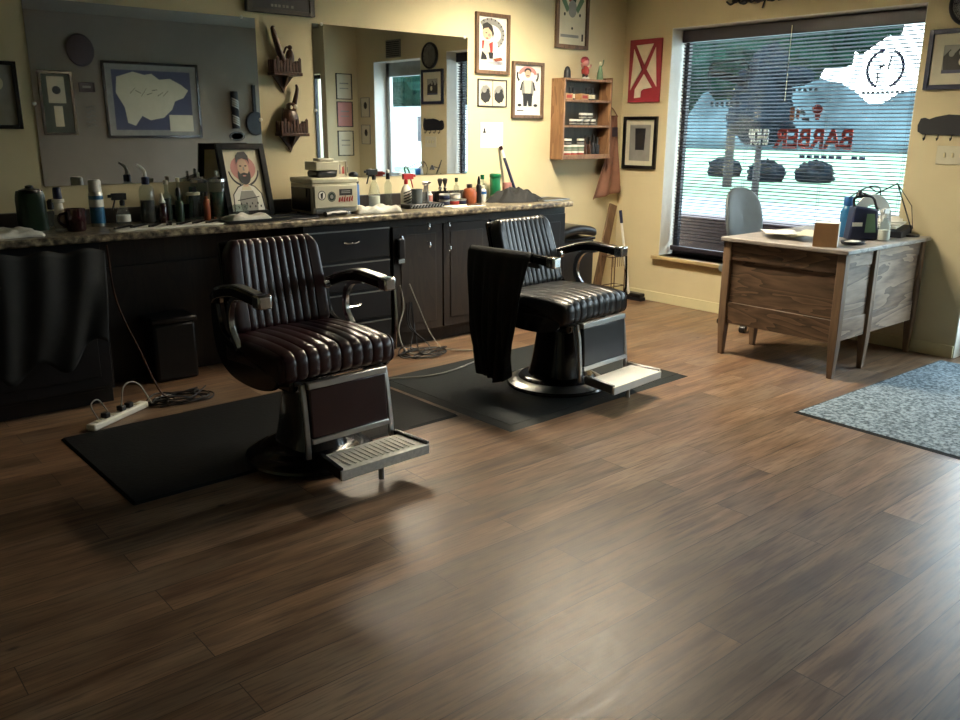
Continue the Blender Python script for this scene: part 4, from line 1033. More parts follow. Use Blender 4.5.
# apron
def apron(u, v):
    w_ = (.085 if v < .42 else .085+.10*(v-.42)/.58)
    xx = -.175+(u-.5)*2*w_*.95-(.09*max(0, v-.42))
    yv = -.04-.018*sin(u*12+v*3)-.02*v
    return (xx, yv, 1.62-.72*v+(.05*(u) if v > .9 else 0))
t = thing('leather_apron', 'tan leather apron hanging in the corner right of the shelf', 'apron', (0, 0, 0))
MB().grid(apron, 26, 26).build('apron_cloth', 'leather', t, solid=.006, ang=80)
MB().box(-.2, -.13, -.075, -.066, 1.44, 1.52).build('pocket', 'slat', t, bevel=.003)
MB().tube(arc_pts([(-.25, -.04, 1.61), (-.2, -.02, 1.68), (-.15, -.02, 1.68), (-.1, -.04, 1.61)], 5), .005).build('neck_strap', 'leather', t)
# leaning plank and broom, wire stand, stool
t = thing('wooden_board', 'narrow brown board leaning in the corner beneath the apron', 'board', (0, 0, 0))
MB().bar((-.40, -.12, .012), (-.11, -.045, .84), .09, .02, up=(0, -1, .2)).build('plank', 'framew', t, bevel=.003)
t = thing('push_broom', 'white handled floor broom with black grip leaning in the corner', 'broom', (0, 0, 0))
a, b_ = Vector((-.125, -.295, .05)), Vector((-.16, -.175, .80))
MB().tube([a, a.lerp(b_, .86)], .011, 10).build('broom_handle', 'white', t)
MB().tube([a.lerp(b_, .85), b_], .014, 10).build('grip', 'navy', t)
MB().box(-.13, -.05, -.42, -.2, .03, .065).build('broom_head', 'black', t, bevel=.008)
MB().box(-.125, -.055, -.43, -.19, 0.0, .03).build('bristles', 'bat', t)
t = thing('wire_stand', 'small wire basket stand standing behind the broom', 'stand', (-.2, -.16, 0))
b = MB()
for x in (-.09, .09):
    for y in (-.06, .06): b.tube([(x, y, 0), (x, y, .4)], .005, 6)
for z in (.12, .39):
    b.tube([(-.09, -.06, z), (.09, -.06, z), (.09, .06, z), (-.09, .06, z), (-.09, -.06, z)], .005, 6)
for k in range(6): b.tube([(-.075+k*.03, -.06, .39), (-.075+k*.03, -.06, .3)], .003, 6)
b.build('wire_frame', 'carve', t)
t = thing('padded_stool', 'black padded box stool at the end of the cabinets', 'stool', (-.87, -.2, 0))
MB().prism([(-.2, -.16, 0), (.17, -.16, 0), (.17, .16, 0), (-.2, .16, 0)], (0, 0, .60)).build('stool_body', 'blackw', t, bevel=.01)
MB().box(-.21, .185, -.165, .165, .60, .62).build('top_board', 'blackm', t, bevel=.004)
MB_ = MB()
cushion(MB_, .42, .17, .035, .03, 1, 0, 0, warp=lambda p, t_: (p[0]-.012, p[1], p[2]*1.1+.655+.035*(1-t_*t_)))
MB_.build('cushion', 'blkl', t, ang=60)

# ------------------------------------------------------------------ window wall pictures
RZ = -PI/2
def flag():
    t = thing('state_sign', 'red wooden sign with white state outline and diagonal cross', 'sign', (0, -.247, 1.992), RZ)
    w_, h_ = .345, .52
    MB().box(-w_/2, w_/2, -.02, 0, -h_/2, h_/2).build('board', 'sign_red', t, bevel=.003)
    b = MB()
    def tri(p): b.prism([(x*w_, -.024, z*h_) for x, z in p], (0, .004, 0))
    tri([(-.28, .41), (.26, .42), (.0, .10)])
    tri([(-.35, .35), (-.42, -.30), (-.08, .02)])
    tri([(.33, .36), (.41, -.26), (.08, .02)])
    tri([(0, -.05), (.27, -.27), (.0, -.29), (-.07, -.32), (-.08, -.42), (-.28, -.43), (-.27, -.29)])
    b.build('painted_outline', 'sign_white', t)
flag()
frame('framed_photograph', 'black framed dark photo with cream mat below the red sign', 'picture', .375, .45, (0, -.232, 1.388), RZ, 'blackm', .03, [('bat', [(.3, .1), (.7, .1), (.75, .9), (.25, .9)]), ('printg', [(.2, .05), (.8, .05), (.7, .3), (.3, .3)]), ('ink', disc2(.5, .6, .15, .25))], 'printg', 'cream', .04)
def group_art(): return [('ink', [(.05, .0), (.0, .6), (.2, .85), (.35, .7), (.5, .9), (.7, .7), (.95, .6), (1, 0)]), ('printg', disc2(.25, .7, .09, .12)), ('printg', disc2(.55, .72, .08, .1)), ('prcream', disc2(.6, .4, .1, .15)), ('prblue', [(0, 0), (1, 0), (1, .12), (0, .12)])]
frame('framed_photograph', 'navy framed photo with wide cream mat right of the window', 'picture', .40, .375, (0, -2.812, 1.955), RZ, 'navy', .03, group_art(), 'printg', 'cream', .07)
# clock
t = thing('wall_clock', 'round wall clock with dark rim high beside the window', 'clock', (0, -2.85, 2.29), RZ)
Rm = Matrix.Rotation(PI/2, 4, 'X')
MB().lathe([(.14, 0), (.145, .02), (.135, .035), (.12, .03), (.12, .02)], n=36).build('rim', 'bat', t).matrix_local = Rm
MB().lathe([(.121, .012), (.121, .02)], n=36).build('clock_face', 'white', t).matrix_local = Rm
b = MB()
for k in range(12):
    a = k*PI/6; b.bar((.095*sin(a), -.0215, .095*cos(a)), (.112*sin(a), -.0215, .112*cos(a)), .006, .002, up=(0, 1, 0))
b.build('hour_marks', 'ink', t)
MB().bar((0, -.024, 0), (.02, -.024, .06), .006, .002, up=(0, 1, 0)).bar((0, -.024, 0), (-.01, -.024, -.09), .004, .002, up=(0, 1, 0)).build('hands', 'ink', t)
# armadillo/bison key rack
t = thing('key_rack', 'dark animal shaped key rack with hooks right of the window', 'key rack', (0, -2.80, 1.53), RZ)
sil = [(-.185, -.03), (-.19, .01), (-.175, .055), (-.15, .06), (-.12, .05), (-.08, .065), (0, .08), (.09, .075), (.15, .07), (.165, .085), (.18, .07), (.195, .0), (.18, -.05), (.1, -.055), (-.06, -.05), (-.15, -.05)]
MB().prism([(x, -.014, z) for x, z in sil], (0, .014, 0)).build('plate', 'bat', t, bevel=.002)
for k in range(4):
    x = -.13+k*.085
    MB().tube([(x, -.014, -.045), (x, -.02, -.075), (x, -.035, -.085), (x, -.042, -.07)], .004, 8).build('hook', 'bat', t)
# switch plate
t = thing('switch_plate', 'cream three gang switch plate below the key rack', 'switch', (0, -2.86, 1.35), RZ)
MB().box(-.105, .105, -.007, 0, -.06, .06).build('plate', 'cream', t, bevel=.003)
for k in (-1, 0, 1): MB().box(k*.05-.006, k*.05+.006, -.016, -.007, -.014, .014).build('toggle', 'trim', t, bevel=.002)
# dark ornament above window
t = thing('wall_ornament', 'dark wrought vine ornament hanging above the window', 'ornament', (0, -1.35, 2.47), RZ)
b = MB()
rnd = random.Random(2)
for k in range(7):
    x0 = -.27+k*.09
    b.tube(arc_pts([(x0-.05, -.02, .03*sin(k)), (x0, -.035, -.025), (x0+.05, -.02, .01), (x0+.09, -.03, .05), (x0+.03, -.03, .07)], 6), .008, 8)
for k in range(9):
    x0 = -.24+k*.04
    b.ball((x0, -.025, .0+.02*sin(k*2.1)), .032, .014, .02, 10)
b.tube([(0.02, -.02, -.01), (.0, -.02, -.075)], .007, 8).tube([(.28, -.02, .06), (.28, -.02, -.04)], .008, 8)
b.build('vine', 'bat', t)
# vent above the door
t = thing('wall_vent', 'dark louvred vent on the wall above the door', 'vent', (0, -3.58, 2.41), RZ)
MB().box(-.15, .15, -.012, 0, -.1, .1).build('vent_frame', 'ceil', t, bevel=.003)
b = MB()
for k in range(8): b.box(-.13, .13, -.02, -.012, -.085+k*.022, -.077+k*.022)
b.build('louvres', 'bat', t)

# ------------------------------------------------------------------ blinds
t = thing('window_blind', 'dark brown horizontal slat blind covering the big window', 'blind', (.15, (WY0+WY1)/2, WZ1))
BW = (WY1-WY0)/2-.02
MB().box(-.03, .03, -BW, BW, -.11, -.012).build('head_rail', 'slatr', t, bevel=.004)
b = MB()
zs = -.125; pitch = .0272; n = int((WZ1-.125-.53)/pitch)
for i in range(n):
    z = zs-i*pitch
    tl_ = .0045
    b._add([(-.0135, -BW, z+tl_), (-.0135, BW, z+tl_), (0, -BW, z+.0022), (0, BW, z+.0022), (.0135, -BW, z-tl_), (.0135, BW, z-tl_)], [(0, 1, 3, 2), (2, 3, 5, 4)])
b.build('slats', 'slat', t)
zb = -(WZ1-.5)
MB().box(-.018, .018, -BW-.008, BW, zb-.04, zb).build('bottom_rail', 'slatr', t, bevel=.004)
b = MB()
for y in (BW-.07, BW*.33, -BW*.33, -BW+.07):
    for x in (-.0155, .0155): b.tube([(x, y, -.1), (x, y, zb)], .0012, 5)
b.build('ladder_cords', 'bat', t)
MB().tube([(-.04, -.0, -.05), (-.042, -.0, -.6)], .003, 6).build('pull_cord', 'prcream', t)

# ------------------------------------------------------------------ lettering on the glass (reads from the street)
GX = .2225
def glass_text(s, size, y_start, z, m, name, label, sx=1):
    o = text_mesh(s, size, name, m, off=.007)
    o.matrix_world = Matrix.Translation((GX, y_start, z)) @ Matrix(((0, 0, 1, 0), (1, 0, 0, 0), (0, 1, 0, 0), (0, 0, 0, 1))) @ Matrix.Scale(sx, 4, (1, 0, 0))
    tag(o, label, 'window lettering')
glass_text('BARBER', .205, -2.06, 1.372, 'prred', 'window_lettering', 'red BARBER letters on the window glass seen from behind', .90)
glass_text('SHOP', .17, -1.355, 1.395, 'white', 'window_lettering', 'white SHOP letters on the glass, left of the red ones', .42)
def decal(name, label, shapes, cy, cz):
    b = MB(); ms = []
    for k, (m, pts) in enumerate(shapes):
        if m not in ms: ms.append(m)
        b.mk(ms.index(m)).prism([(0, y, z) for y, z in pts], (.0015, 0, 0))
    o = b.build(name, ms); o.location = (GX, cy, cz); tag(o, label, 'window decal')
# octagonal badge
oct_ = [(.2, .06), (.16, .12), (-.14, .13), (-.2, .07), (-.2, -.09), (-.14, -.15), (.14, -.15), (.2, -.1)]
def ringpoly(o, k=.9):
    out = []
    n_ = len(o)
    for i in range(n_):
        a, b_ = o[i], o[(i+1) % n_]
        out.append([a, b_, (b_[0]*k, b_[1]*k), (a[0]*k, a[1]*k)])
    return out
bs = [('bat', p) for p in ringpoly(oct_)] + [('bat', p) for p in ringpoly([(y*.86, z*.86) for y, z in oct_], .95)]
bs += [('bat', [(.17, .075), (.17, .01), (-.17, -.085), (-.17, -.02)]), ('bat', [(-.11, .07), (-.15, .07), (-.15, .1), (-.11, .1)])]
for k in range(6): bs.append(('bat', [(.15-k*.05, -.20-.004*(k % 2)), (.12-k*.05, -.20), (.12-k*.05, -.24), (.15-k*.05, -.235)]))
decal('window_decal', 'dark octagonal badge with diagonal band, upper left of window', bs, -.93, 1.93)
cs = []
for k in range(26):
    a0, a1 = 2*PI*k/26, 2*PI*(k+1)/26
    if 5 < k < 8 or 17 < k < 21: continue
    cs.append(('decalblue', [(.14*cos(a0), .14*sin(a0)), (.14*cos(a1), .14*sin(a1)), (.118*cos(a1), .118*sin(a1)), (.118*cos(a0), .118*sin(a0))]))
cs += [('bat', [(-.03, .0), (-.015, .0), (-.03, .09), (-.045, .09)]), ('bat', [(.0, .02), (.04, .0), (.05, .015), (.01, .04)]), ('bat', [(.04, -.02), (.055, -.02), (.055, -.1), (.04, -.1)])]
for k in range(9): cs.append(('bat', [(.15-k*.035, -.15), (.125-k*.035, -.15), (.125-k*.035, -.175), (.15-k*.035, -.17)]))
decal('window_decal', 'blue ring emblem on the upper right of the window glass', cs, -2.23, 1.93)
rs = [('orange', [(.13, .05), (.09, .055), (.085, -.05), (.125, -.05)]), ('orange', [(.07, .04), (.04, .02), (.05, -.05), (.075, -.03)]), ('bat', [(.03, .04), (-.01, .0), (0, -.02), (.04, .0)]), ('bat', [(.02, -.05), (-.04, -.055), (-.04, -.035), (.02, -.03)]), ('prred', disc2(-.1, .03, .045, .035, 12)), ('prred', [(-.08, .0), (-.13, .0), (-.12, -.05), (-.09, -.05)])]
decal('window_decal', 'small red and orange emblem above the red window letters', rs, -1.65, 1.63)
os_ = []
for k in range(5): os_.append(('bat', disc2(.12-k*.045, .012*(k % 2), .014, .016, 8)))
os_ += [('bat', p) for p in ringpoly([(-.11+.035*cos(a*PI/5), .04*sin(a*PI/5)) for a in range(10)][::1], .8) if 0]
decal('window_decal', 'row of small dark marks above the red and orange emblem', os_, -1.66, 1.80)
ps = []
for k in range(9):
    if k == 6: continue
    ps.append(('decalblue', [(.28-k*.06, .012), (.235-k*.06, .012), (.235-k*.06, -.014), (.28-k*.06, -.012)]))
decal('window_decal', 'row of small blue marks beneath the red window letters', ps, -1.92, 1.305)

# ------------------------------------------------------------------ desk
DX0, DX1, DY0_, DY1_, DT = -1.15, -.03, -2.79, -1.93, .81
desk = thing('desk', 'worn oak desk with panelled sides against the window wall', 'desk', (DX0, DY0_, 0))
def W(mb): mb.T = Matrix.Translation((-DX0, -DY0_, 0)); return mb
W(MB()).box(DX0-.015, DX1+.02, DY0_-.015, DY1_+.015, DT-.028, DT).build('desk_top', 'deskt', desk, bevel=.006)
def leg(x, y, w_=.055):
    b = W(MB())
    h = w_/2; k = .6
    b._add([(x-h*k, y-h*k, 0), (x+h*k, y-h*k, 0), (x+h*k, y+h*k, 0), (x-h*k, y+h*k, 0), (x-h, y-h, .22), (x+h, y-h, .22), (x+h, y+h, .22), (x-h, y+h, .22), (x-h, y-h, DT-.028), (x+h, y-h, DT-.028), (x+h, y+h, DT-.028), (x-h, y+h, DT-.028)],
           [(3, 2, 1, 0), (0, 1, 5, 4), (1, 2, 6, 5), (2, 3, 7, 6), (3, 0, 4, 7), (4, 5, 9, 8), (5, 6, 10, 9), (6, 7, 11, 10), (7, 4, 8, 11), (8, 9, 10, 11)])
    b.build('leg', 'oakz', desk, bevel=.003)
o_ = .03
for x, y in ((DX0+o_, DY0_+o_), (DX0+o_, DY1_-o_), (DX0+.42, DY0_+o_), (DX0+.42, DY1_-o_), (DX1-o_, DY0_+o_), (DX1-o_, DY1_-o_)): leg(x, y)
ya, yb = DY0_+.055, DY1_-.055
# short side facing the room
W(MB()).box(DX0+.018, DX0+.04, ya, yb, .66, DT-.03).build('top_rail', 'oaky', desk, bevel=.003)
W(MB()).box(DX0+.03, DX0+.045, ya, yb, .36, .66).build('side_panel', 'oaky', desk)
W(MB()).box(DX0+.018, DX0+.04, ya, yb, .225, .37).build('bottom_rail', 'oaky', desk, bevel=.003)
# long side facing the door
for xa, xb in ((DX0+.055, DX0+.385), (DX0+.45, DX1-.055)):
    W(MB()).box(xa, xb, DY0_+.018, DY0_+.04, .69, DT-.03).build('top_rail', 'oak', desk, bevel=.003)
    W(MB()).box(xa, xb, DY0_+.026, DY0_+.042, .37, .69).build('long_panel', 'oak', desk, bevel=.002)
    W(MB()).box(xa, xb, DY0_+.018, DY0_+.04, .235, .37).build('bottom_rail', 'oak', desk, bevel=.003)
W(MB()).box(DX0+.04, DX0+.41, DY1_-.045, DY1_-.025, .24, DT-.03).build('drawer_front', 'oak', desk)
W(MB()).box(DX0+.45, DX1-.05, DY1_-.045, DY1_-.025, .66, DT-.03).build('drawer_front', 'oak', desk)
ZD = DT
t = thing('tissue_box', 'small tan cardboard box with white side on the desk', 'box', (-1.06, -2.60, ZD+.001), math.radians(24))
MB().box(-.06, .085, -.07, .07, 0, .145).build('box_body', 'paper', t, bevel=.002)
MB().box(-.062, -.06, -.07, .07, 0, .145).build('front_panel', 'cardb', t)
for k, (x, y, rz, m, lb) in enumerate(((-.72, -2.12, .3, 'paper', 'white paper lying flattest at the back of the desk'), (-.82, -2.25, -.2, 'prcream', 'cream envelope lying behind the cardboard box'), (-.9, -2.18, .7, 'paper', 'white folded sheet at the window side of the desk'), (-.86, -2.40, .1, 'prcream', 'cream slip of paper directly behind the cardboard box'))):
    def fl(u, v, k=k):
        return ((u-.5)*.26, (v-.5)*.2, .004+.012*k*.5+.02*(k == 2)*sin(u*PI)+.01*sin(u*5+k)*v)
    o = MB().grid(fl, 10, 8).build('paper_sheet', m, None, solid=.0015); o.location = (x, y, ZD+.008+.004*k); o.rotation_euler[2] = rz
    tag(o, lb, 'paper')
vessel('drink_bottle', 'bright blue bottle with blue cap on the desk', 'bottle', -.50, -2.44, [('bottle', [(.04, 0), (.044, .008), (.044, .17), (.032, .2), (.026, .21)], 'cyan'), ('cap', [(.03, .21), (.031, .212), (.031, .262), (.028, .268)], 'blue')], z=ZD)
t = thing('gift_bag', 'navy bag with green and pale label standing on the desk', 'bag', (-.55, -2.57, ZD), math.radians(-38))
MB().prism([(-.1, -.045, 0), (.1, -.045, 0), (.085, -.03, .2), (-.07, -.03, .22)], (0, .09, 0)).build('bag_body', 'navy', t, bevel=.012)
MB().prism([(.0, -.047, .05), (.075, -.047, .05), (.06, -.036, .17), (.01, -.036, .17)], (0, -.002, 0)).build('green_label', 'prgreen', t)
MB().box(-.085, -.02, -.05, -.045, .09, .115).build('white_label', 'paper', t)
MB().tube(arc_pts([(-.06, 0, .2), (-.07, -.01, .27), (.03, -.02, .28), (.08, 0, .22), (.1, 0, .14)], 6), .008).build('handle', 'black', t)
t = thing('card_dish', 'small dish with cards in front of the navy bag', 'dish', (-.83, -2.66, ZD))
MB().lathe([(.05, 0), (.085, .006), (.092, .02), (.088, .022), (.05, .01), (.001, .009)], n=24, sy=.75).build('dish', 'bat', t)
MB().box(-.05, .05, -.03, .03, .014, .02).build('cards', 'paper', t)
t = thing('desk_fan', 'white curved arch shaped holder behind the clear spray bottle', 'holder', (-.38, -2.56, ZD), math.radians(-38))
MB().sweep(arc_pts([(-.1, 0, .19), (-.05, 0, .245), (.03, 0, .24), (.08, 0, .17), (.09, 0, .08), (.085, 0, .0)], 6), [(-.035, -.006), (.035, -.006), (.035, .006), (-.035, .006)], up=(0, 1, 0)).build('arch', 'white', t, bevel=.003)
MB().tube([(-.04+.04*cos(a*PI/8), 0, .06+.045*sin(a*PI/8)) for a in range(17)], .005, 6).tube([(-.04, 0, .0), (-.04, 0, .1)], .004, 6).tube([(-.08, 0, .06), (0, 0, .06)], .004, 6).build('wire_wheel', 'black', t)
vessel('spray_bottle', 'clear spray bottle standing on the desk before white arch', 'spray bottle', -.50, -2.70, [('bottle', [(.036, 0), (.04, .008), (.04, .1), (.015, .14), (.013, .15)], 'clear'), ('liquid', [(.035, .006), (.036, .01), (.036, .07)], 'white'), lambda t: trigger(t, .148, 'white', d=1, s=1.1)], z=ZD)
t = thing('letter_tray', 'black tray of papers at the wall end of the desk', 'tray', (-.18, -2.55, ZD), math.radians(8))
MB().prism([(-.12, -.15, 0), (.12, -.15, 0), (.12, -.15, .07), (-.12, -.15, .04)], (0, .3, 0)).build('tray_body', 'bat', t, bevel=.004)
for k in range(3):
    o = MB().box(-.1, .1, -.12, .12, 0, .012).build('envelope', 'paper'); o.location = (-.2+.01*k, -2.55+.01*k, ZD+.072+.014*k); o.rotation_euler = (0, -.125, .1+.25*k)
    tag(o, ['lowest', 'middle', 'topmost'][k]+' white envelope piled on the black letter tray', 'envelope', 'envelopes on the letter tray')
# anglepoise lamp
t = thing('desk_lamp', 'black jointed desk lamp with thin arms over the desk end', 'desk lamp', (-.10, -2.62, ZD))
MB().lathe([(.06, 0), (.06, .012), (.012, .02)], n=20).build('lamp_base', 'black', t).location = (0, -.08, 0)
MB().tube([(0, -.08, .015), (-.0, -.08, .05), (0.02, .06, .345)], .005, 8).tube([(0.02, .06, .345), (-.1, .17, .26), (-.22, .2, .29)], .005, 8).tube([(.0, -.09, .05), (.03, -.05, .2), (.02, .06, .345)], .003, 6).build('lamp_arm', 'bat', t)
MB().lathe([(.012, .05), (.02, .03), (.03, 0), (.028, 0), (.01, .028)], (-.22, .2, .25), n=16).build('lamp_shade', 'black', t)
for k, pts in enumerate(([(-.42, -2.45, .28), (-.38, -2.5, .33), (-.33, -2.55, .33), (-.29, -2.55, .27), (-.3, -2.55, .18)], [(-.62, -2.5, .27), (-.52, -2.5, .30), (-.42, -2.52, .33), (-.36, -2.55, .3)])):
    o = MB().tube(arc_pts([(x, y, ZD+z) for x, y, z in pts], 6), .004, 6).build('coiled_cable', 'wire'); tag(o, ['black cable looping over the white arch on desk', 'black cable running from the navy bag handle'][k], 'cable')

# office chair behind the desk
t = thing('office_chair', 'grey office chair with rounded back between desk and window', 'office chair', (-.21, -1.65, 0), math.radians(-8))
MB().tube([(0, 0, .1), (0, 0, .42)], .028, 14).build('gas_column', 'black', t)
for k in range(5):
    a = 2*PI*k/5+2.25
    c, s_ = cos(a), sin(a)
    MB().bar((0, 0, .1), (.26*c, .26*s_, .075), .035, .025).build('base_arm', 'black', t, bevel=.004)
    MB().cyl((.26*c-s_*.022, .26*s_+c*.022, .03), (.26*c+s_*.022, .26*s_-c*.022, .03), .03, n=16).build('caster', 'black', t)
cushion(MB(), .46, .22, .035, .03, 1, 0, 0, warp=lambda p, t_: (p[0], p[1], p[2]+.46)).build('seat', 'grey', t, ang=60)
def ob(u, v):
    a = 2*PI*u; x = .2*cos(a); z = .23*sin(a)
    e = 2.6; rr = 1/((abs(cos(a))**e+abs(sin(a))**e)**(1/e))
    k = sin(v*PI/2)
    return (.205*rr*cos(a)*k, .26-.05*k*k*0+.0, .82+.235*rr*sin(a)*k)
def back(u, v):
    a = 2*PI*u; e = 2.6; rr = 1/((abs(cos(a))**e+abs(sin(a))**e)**(1/e))
    ph = v*PI; k = sin(ph)**.45 if 0 < v < 1 else .001
    x = .205*rr*cos(a)*k; z = .235*rr*sin(a)*k
    return (x, .24-.035*cos(ph)+1.2*x*x*-1+.04*(z/.235), .835+z)
MB().grid(back, 36, 14, cu=True).build('backrest', 'grey', t, ang=70)
MB().bar((0, .1, .43), (0, .27, .45), .06, .012).bar((0, .27, .44), (0, .27, .72), .06, .012, up=(0, 1, 0)).build('back_bar', 'black', t, bevel=.003)

# ------------------------------------------------------------------ cables and power strip
t = thing('power_strip', 'white power strip lying on the floor by the black mat', 'power strip', (-4.80, -.73, 0), math.radians(33))
MB().box(-.21, .21, -.028, .028, 0, .035).build('strip_body', 'white', t, bevel=.008)
for k in range(6): MB().box(-.17+k*.06, -.14+k*.06, -.014, .014, .035, .037).build('socket', 'prcream', t)
for k in (1, 3, 4): MB().box(-.172+k*.06, -.138+k*.06, -.018, .018, .037, .065).build('plug', 'black', t, bevel=.004)
def cable(label, pts, r=.004, m='wire', name='electrical_cable', group=None):
    o = MB().tube(arc_pts(pts, 7), r, 6).build(name, m); tag(o, label, 'cable', group); return o
rnd = random.Random(11)
def tangle(cx, cy, rx, ry, n, label, g, up=None, ms=('wire',)):
    for i in range(n):
        pts = []
        if up: pts += [(up[0]+rnd.uniform(-.04, .04), up[1], up[2]), (up[0]+rnd.uniform(-.05, .05), up[1]-.03, up[2]*.5), (up[0]+rnd.uniform(-.09, .09), up[1]-.09-.05*rnd.random(), .03)]
        a = rnd.uniform(0, 6)
        for k in range(8):
            a += rnd.uniform(.6, 1.5); q = rnd.uniform(.35, 1)
            pts.append((cx+rx*q*cos(a), cy+ry*q*sin(a), .008+.02*rnd.random()*(i % 3)))
        m = ms[i % len(ms)]
        cable(label, pts, .0045, m, group=g)
tangle(-4.42, -.62, .20, .13, 6, 'black power cord in the tangle on the floor beside the power strip', 'cords by the power strip', None, ('wire',))
tangle(-2.75, -.68, .22, .14, 4, 'black power cord in the tangle below the brown cabinet', 'cords below the brown cabinet', (-2.72, CY-.02, .33), ('wire',))
cable('grey cord arching out of the power strip at its near end', [(-4.93, -.83, .05), (-4.95, -.8, .12), (-4.9, -.75, .13), (-4.86, -.76, .06)], .004, 'wirew')
cable('grey cord arching out of the power strip near the tangle', [(-4.78, -.72, .06), (-4.74, -.68, .16), (-4.66, -.65, .15), (-4.6, -.66, .03)], .004, 'wirew')
cable('brown cord hanging from the worktop beside the knee space', [(-4.72, CF-.01, .9), (-4.70, -.57, .6), (-4.60, -.56, .3), (-4.52, -.58, .06), (-4.45, -.6, .01)], .005, 'carve')
cable('grey cord hanging down the brown cabinet to the floor', [(-2.80, CY-.02, .46), (-2.78, CY-.03, .3), (-2.86, CY-.08, .15), (-2.83, -.62, .012), (-2.7, -.75, .012)], .005, 'wirew')
cable('grey cord hanging from the brown cabinet to the tangle', [(-2.72, CY-.02, .46), (-2.66, CY-.04, .3), (-2.6, CY-.08, .12), (-2.58, -.66, .012)], .004, 'wirew')
cable('black cord snaking across the dark grey rubber mat', [(-2.6, -.66, .01), (-2.5, -.8, .012), (-2.4, -.95, .02), (-2.62, -1.1, .024), (-3.0, -1.2, .024), (-3.25, -1.12, .024), (-3.4, -1.0, .012), (-3.6, -.9, .016)], .005, 'wirew')

# ------------------------------------------------------------------ opposite wall (seen in the mirrors)
RB = PI
def opp(name, label, cat, x, z, w_, h_, fm, fw, shapes, base, **k): return frame(name, label, cat, w_, h_, (x, YB, z), RB, fm, fw, shapes, base, **k)
mapland = [(.12, .82), (.3, .9), (.42, .86), (.5, .88), (.58, .8), (.7, .82), (.82, .74), (.9, .66), (.84, .55), (.74, .5), (.7, .38), (.6, .26), (.45, .22), (.36, .28), (.28, .14), (.2, .18), (.18, .4), (.1, .6)]
ms_ = [('prblue', [(.07, .08), (.93, .08), (.93, .92), (.07, .92)]), ('prcream', list(mapland))]
for k in range(7): ms_.append(('ink', [(.25+.06*k, .6+.05*sin(k*2)), (.31+.06*k, .64+.05*sin(k*3+1)), (.31+.06*k, .632+.05*sin(k*3+1)), (.25+.06*k, .59+.05*sin(k*2))]))
ms_.append(('prcream', [(.66, .06), (.93, .06), (.93, .3), (.66, .3)]))
ms_ = [(m, [(1-x, z) for x, z in p]) for m, p in ms_]
ms_ = [(m, [(1-x, z) for x, z in p]) for m, p in ms_]
mapf = opp('framed_map', 'black framed map on the far wall, seen in the left mirror', 'map', -2.02, 1.815, 1.2, .91, 'blackm', .03, [(m, [(1-x, z) for x, z in p]) for m, p in ms_], 'printg')
opp('framed_document', 'dark framed document left of the map in the left mirror', 'picture', -3.155, 1.76, .38, .73, 'blackm', .03, [('prcream', [(.2, .5), (.8, .5), (.8, .95), (.2, .95)]), ('ink', disc2(.5, .72, .15, .07)), ('prcream', [(.35, .1), (.65, .1), (.65, .45), (.35, .45)])], 'dgreen')
t = thing('round_plaque', 'dark oval plaque above the document in the left mirror', 'plaque', (-2.84, YB, 2.37), RB)
MB().lathe([(.15, 0), (.16, .015), (.15, .03), (.02, .035)], n=32, sy=1.15).build('disc', 'slat', t).matrix_local = Rm
opp('small_sign', 'small dark rectangular sign beside the map', 'sign', -2.81, 1.95, .18, .11, 'slat', .01, [('printg', [(.2, .4), (.8, .4), (.8, .7), (.2, .7)])], 'slat')
t = thing('wall_rack', 'small wavy wire rack below the small dark sign', 'rack', (-2.8, YB, 1.62), RB)
b = MB()
for k in range(5): b.tube(arc_pts([(-.06, -.02, .1-.055*k), (-.02, -.03, .12-.055*k), (.03, -.03, .09-.055*k), (.06, -.02, .11-.055*k)], 4), .006, 6)
b.build('rack_wires', 'printg', t)
t = thing('barber_pole', 'striped black and white barber pole sign in the left mirror', 'sign', (-.955, YB, 1.72), RB)
MB().cyl((0, -.05, -.24), (0, -.05, .24), .05, n=24).build('pole', 'bat', t)
b = MB()
for k in range(8):
    z0 = -.22+k*.03+(.1 if k > 3 else 0)
    pts = []
    for a in range(9):
        an = PI*(1.1+.8*a/8); pts.append((.0515*cos(an), -.05+.0515*sin(an), z0+.06*a/8))
    b._add(pts+[(p[0], p[1], p[2]+.012) for p in pts], [(i, i+1, 10+i, 9+i) for i in range(8)])
b.build('stripes', 'white', t)
t2 = thing('oval_sign', 'small oval sign under the striped barber pole', 'sign', (-.93, YB, 1.38), RB)
MB().lathe([(.11, 0), (.11, .012)], n=28, sy=.55).build('oval_plate', 'bat', t2).matrix_local = Rm
MB().lathe([(.10, .012), (.10, .014), (.09, .014), (.09, .012)], n=28, sy=.5).build('oval_ring', 'printg', t2).matrix_local = Rm
# guitar like dark shape at edge
t = thing('hanging_guitar', 'dark guitar shaped ornament at the right edge of left mirror', 'ornament', (-.66, YB, 1.55), RB)
MB().prism([(x, -.05, z) for x, z in disc2(0, 0, .14, .16)], (0, .05, 0)).build('body', 'bat', t, bevel=.01)
MB().box(-.02, .02, -.04, 0, .15, .5).build('neck', 'bat', t)
# certificates on the partition (facing the mirrors)
for k, (z, m) in enumerate(((2.0, 'prcream'), (1.665, 'pink'), (1.31, 'prcream'))):
    frame('framed_certificate', ['highest', 'middle, pink tinted', 'lowest'][k]+' of three thin framed certificates near the door', 'picture', .23, .31, (-.2, -4.4, z), RB, 'bat', .01, [('printg', [(.2, .6), (.8, .6), (.8, .65), (.2, .65)]), ('printg', [(.2, .4), (.8, .4), (.8, .44), (.2, .44)])], m, depth=.015, group='certificates on the partition')
